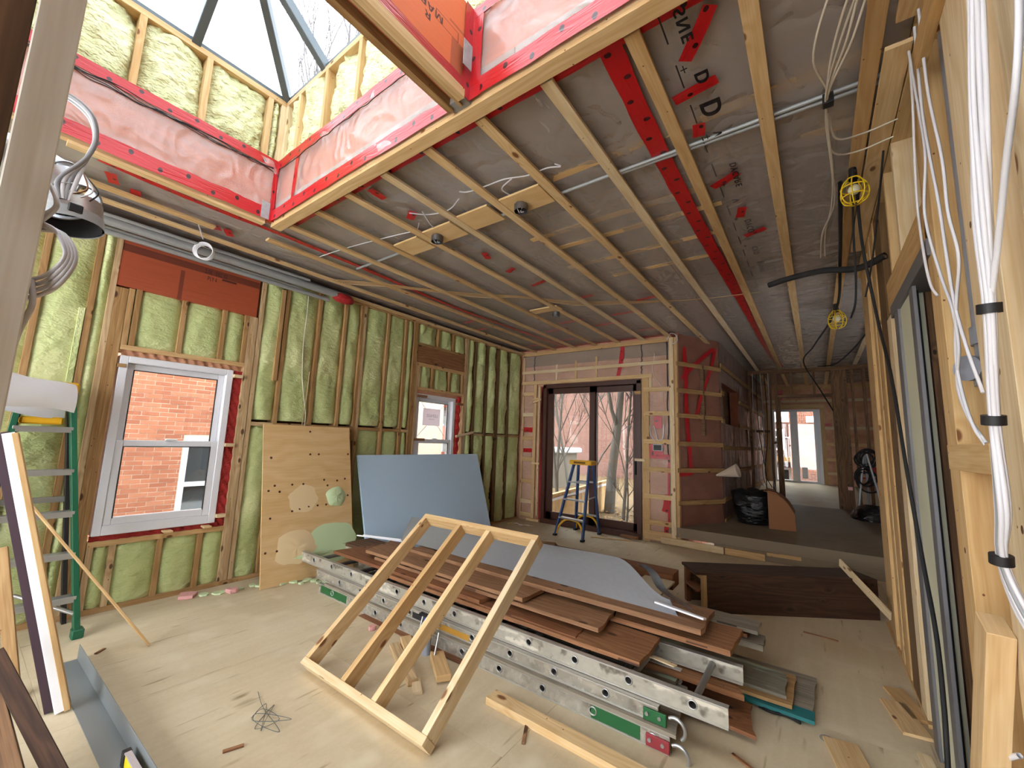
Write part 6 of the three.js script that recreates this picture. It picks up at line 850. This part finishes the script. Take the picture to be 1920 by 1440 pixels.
{ const t = thing('balcony_house', 'brick house with a railed wooden balcony seen through the far white door', 'building', [-2.5, -0.7, -24]); box('wall', [-6, -0.9], [-0.7, 2.75], [-28, -23.6], farBrick, t, 1); box('window_frame', [-1.7, -1.2], [1.4, 2.4], [-23.6, -23.5], M.white, t, 1); box('pane', [-1.62, -1.28], [1.5, 2.3], [-23.52, -23.48], M.black, t, 1); box('window_frame', [-1.6, -1.0], [-0.1, 0.6], [-23.6, -23.5], M.white, t, 1); box('pane', [-1.5, -1.1], [0, 0.5], [-23.52, -23.48], M.black, t, 1); box('balcony_floor', [-3, -0.9], [0.9, 1.1], [-23.5, -22], M.stud[1], t, 0); box('hand_rail', [-3, -0.9], [1.95, 2.0], [-22.05, -22], M.white, t, 0); for (let i = 0; i < 16; i++) box('baluster', [-2.95 + i * 0.13, -2.92 + i * 0.13], [1.1, 1.95], [-22.04, -22.01], M.white, t, 1); box('balcony_post', [-1.95, -1.83], [-0.7, 3.2], [-22.1, -21.98], M.stud[0], t, 1); }
{ const t = thing('board_fence', 'new tan board fence with a cap rail outside the patio door', 'fence', [-5.4, -0.7, -10.5]); const a = V(-4.95, 0, -8.0), b = V(-5.75, 0, -13.5), d = b.clone().sub(a), L = d.length(); d.normalize(); for (let i = 0; i < 40; i++) { const p = a.clone().addScaledVector(d, i * 0.143), q = p.clone().addScaledVector(d, 0.136); const o = new THREE.Mesh(boxG(0.136, 0.9, 0.02, 1), pick(M.pineL)); o.name = numbered('fence_board'); o.position.set((p.x + q.x) / 2, -0.26, (p.z + q.z) / 2); o.rotation.y = Math.atan2(-d.z, d.x); put(o, t); } beam('cap_rail', [a.x, 0.2, a.z], [b.x, 0.2, b.z], 0.1, 0.035, M.pineL[1], t, [1, 0, 0]); beam('mid_rail', [a.x + 0.03, 0.09, a.z], [b.x + 0.03, 0.09, b.z], 0.06, 0.03, M.white, t); }
// bare winter trees
const bark = mat({ color: 0x5f5953, roughness: 0.95, ...bump(T.noise, 0.01) }), barkD = mat({ color: 0x6c6666, roughness: 0.95 });
function tree(label, x, z, y0, h, r, spread, levels, m, kids = 5, first = 0.3) {
  const t = thing('bare_tree', label, 'tree', [x, y0, z]), limbs = [], trunk = [];
  const grow = (p, dir, len, rad, lv) => {
    const n = 4, pts = [p.clone()], d = dir.clone(), at = []; for (let i = 0; i < n; i++) { d.add(V(rr(-0.14, 0.14), rr(-0.04, 0.12), rr(-0.14, 0.14))).normalize(); p = p.clone().addScaledVector(d, len / n); pts.push(p); at.push([p, d.clone()]); }
    const g = new THREE.TubeGeometry(new THREE.CatmullRomCurve3(pts), n, 1, lv ? 4 : 9, false), P = g.attributes.position, seg = lv ? 5 : 10;
    for (let i = 0; i < P.count; i++) { const k = Math.floor(i / seg), c = pts[Math.min(k, n)], f = rad * lerp(1, 0.45, k / n); P.setXYZ(i, c.x + (P.getX(i) - c.x) * f, c.y + (P.getY(i) - c.y) * f, c.z + (P.getZ(i) - c.z) * f); }
    (lv ? limbs : trunk).push(g);
    if (lv < levels) for (let k = 0; k < kids; k++) { const f = lv ? rr(0.25, 1) : lerp(first, 1, k / (kids - 1)), [q, e] = at[Math.min(n - 1, Math.floor(f * n - 0.01))], a = rnd() * 6.283; grow(q.clone(), e.clone().add(V(Math.cos(a) * spread, rr(0.0, 0.35), Math.sin(a) * spread)).normalize(), len * rr(0.45, 0.62), rad * (lv ? 0.5 : 0.42), lv + 1); }
  };
  grow(V(x, y0, z), V(rr(-0.05, 0.05), 1, rr(-0.05, 0.05)), h, r, 0);
  mesh('trunk', mergeGeometries(trunk), m, t); mesh('branches', mergeGeometries(limbs), m, t); return t;
}
tree('thick grey tree with forked trunk behind the right door pane', -5.3, -12.5, -0.7, 5.2, 0.17, 0.5, 4, bark, 5, 0.4);
tree('slim grey tree leaning behind the left door pane', -7.0, -12.2, -0.7, 4.8, 0.06, 0.6, 4, bark, 5, 0.25);
tree('thin bare tree at the right edge of the patio door', -4.7, -14.5, -0.7, 5.5, 0.1, 0.5, 4, bark, 5, 0.3);
tree('twiggy bare tree in front of the brick apartment building', -8.6, -16, -0.7, 5.5, 0.07, 0.6, 4, bark, 6, 0.2);
tree('pale slender tree right of the thick forked tree', -4.5, -11.6, -0.7, 4.6, 0.05, 0.55, 4, bark, 6, 0.2);
tree('crooked bare tree between the two patio door panes', -6.3, -13.6, -0.7, 4.8, 0.07, 0.6, 4, bark, 6, 0.2);
tree('thin bare tree close behind the left door pane', -6.0, -10.6, -0.7, 4.2, 0.04, 0.55, 4, bark, 6, 0.2);
tree('far bushy bare tree left of the brick apartment building', -11.5, -19, -0.7, 6, 0.12, 0.7, 4, bark, 6, 0.15);
tree('bare shrub of thin twigs before the patio door', -4.0, -10.5, -0.7, 1.6, 0.03, 0.8, 4, bark, 6, 0.05);
tree('tall bare tree with upright twigs seen through the skylight', -16.5, -8.6, -0.7, 13, 0.2, 0.3, 5, barkD, 4, 0.5);
tree('second tall bare tree seen through the right skylight panes', -14, -8.8, -0.7, 13, 0.2, 0.3, 5, barkD, 4, 0.5);
{ const t = thing('leaf_heap', 'scattered brown dead leaves under the patio door trees', 'leaves', [-4.5, -0.7, -11]); t.userData.kind = 'stuff'; const g = new THREE.PlaneGeometry(0.07, 0.05), q = [], e = new THREE.Object3D(); for (let i = 0; i < 900; i++) { e.position.set(rr(-6.5, -2.5), -0.68 + rnd() * 0.06, rr(-14, -7.5)); e.rotation.set(-1.57 + rr(-0.6, 0.6), rr(-0.6, 0.6), rnd() * 6); e.updateMatrix(); q.push(g.clone().applyMatrix4(e.matrix)); } mesh('dead_leaf', mergeGeometries(q), mat({ color: 0x9a7b52, side: THREE.DoubleSide }), t); }

renderer.render(scene, camera);
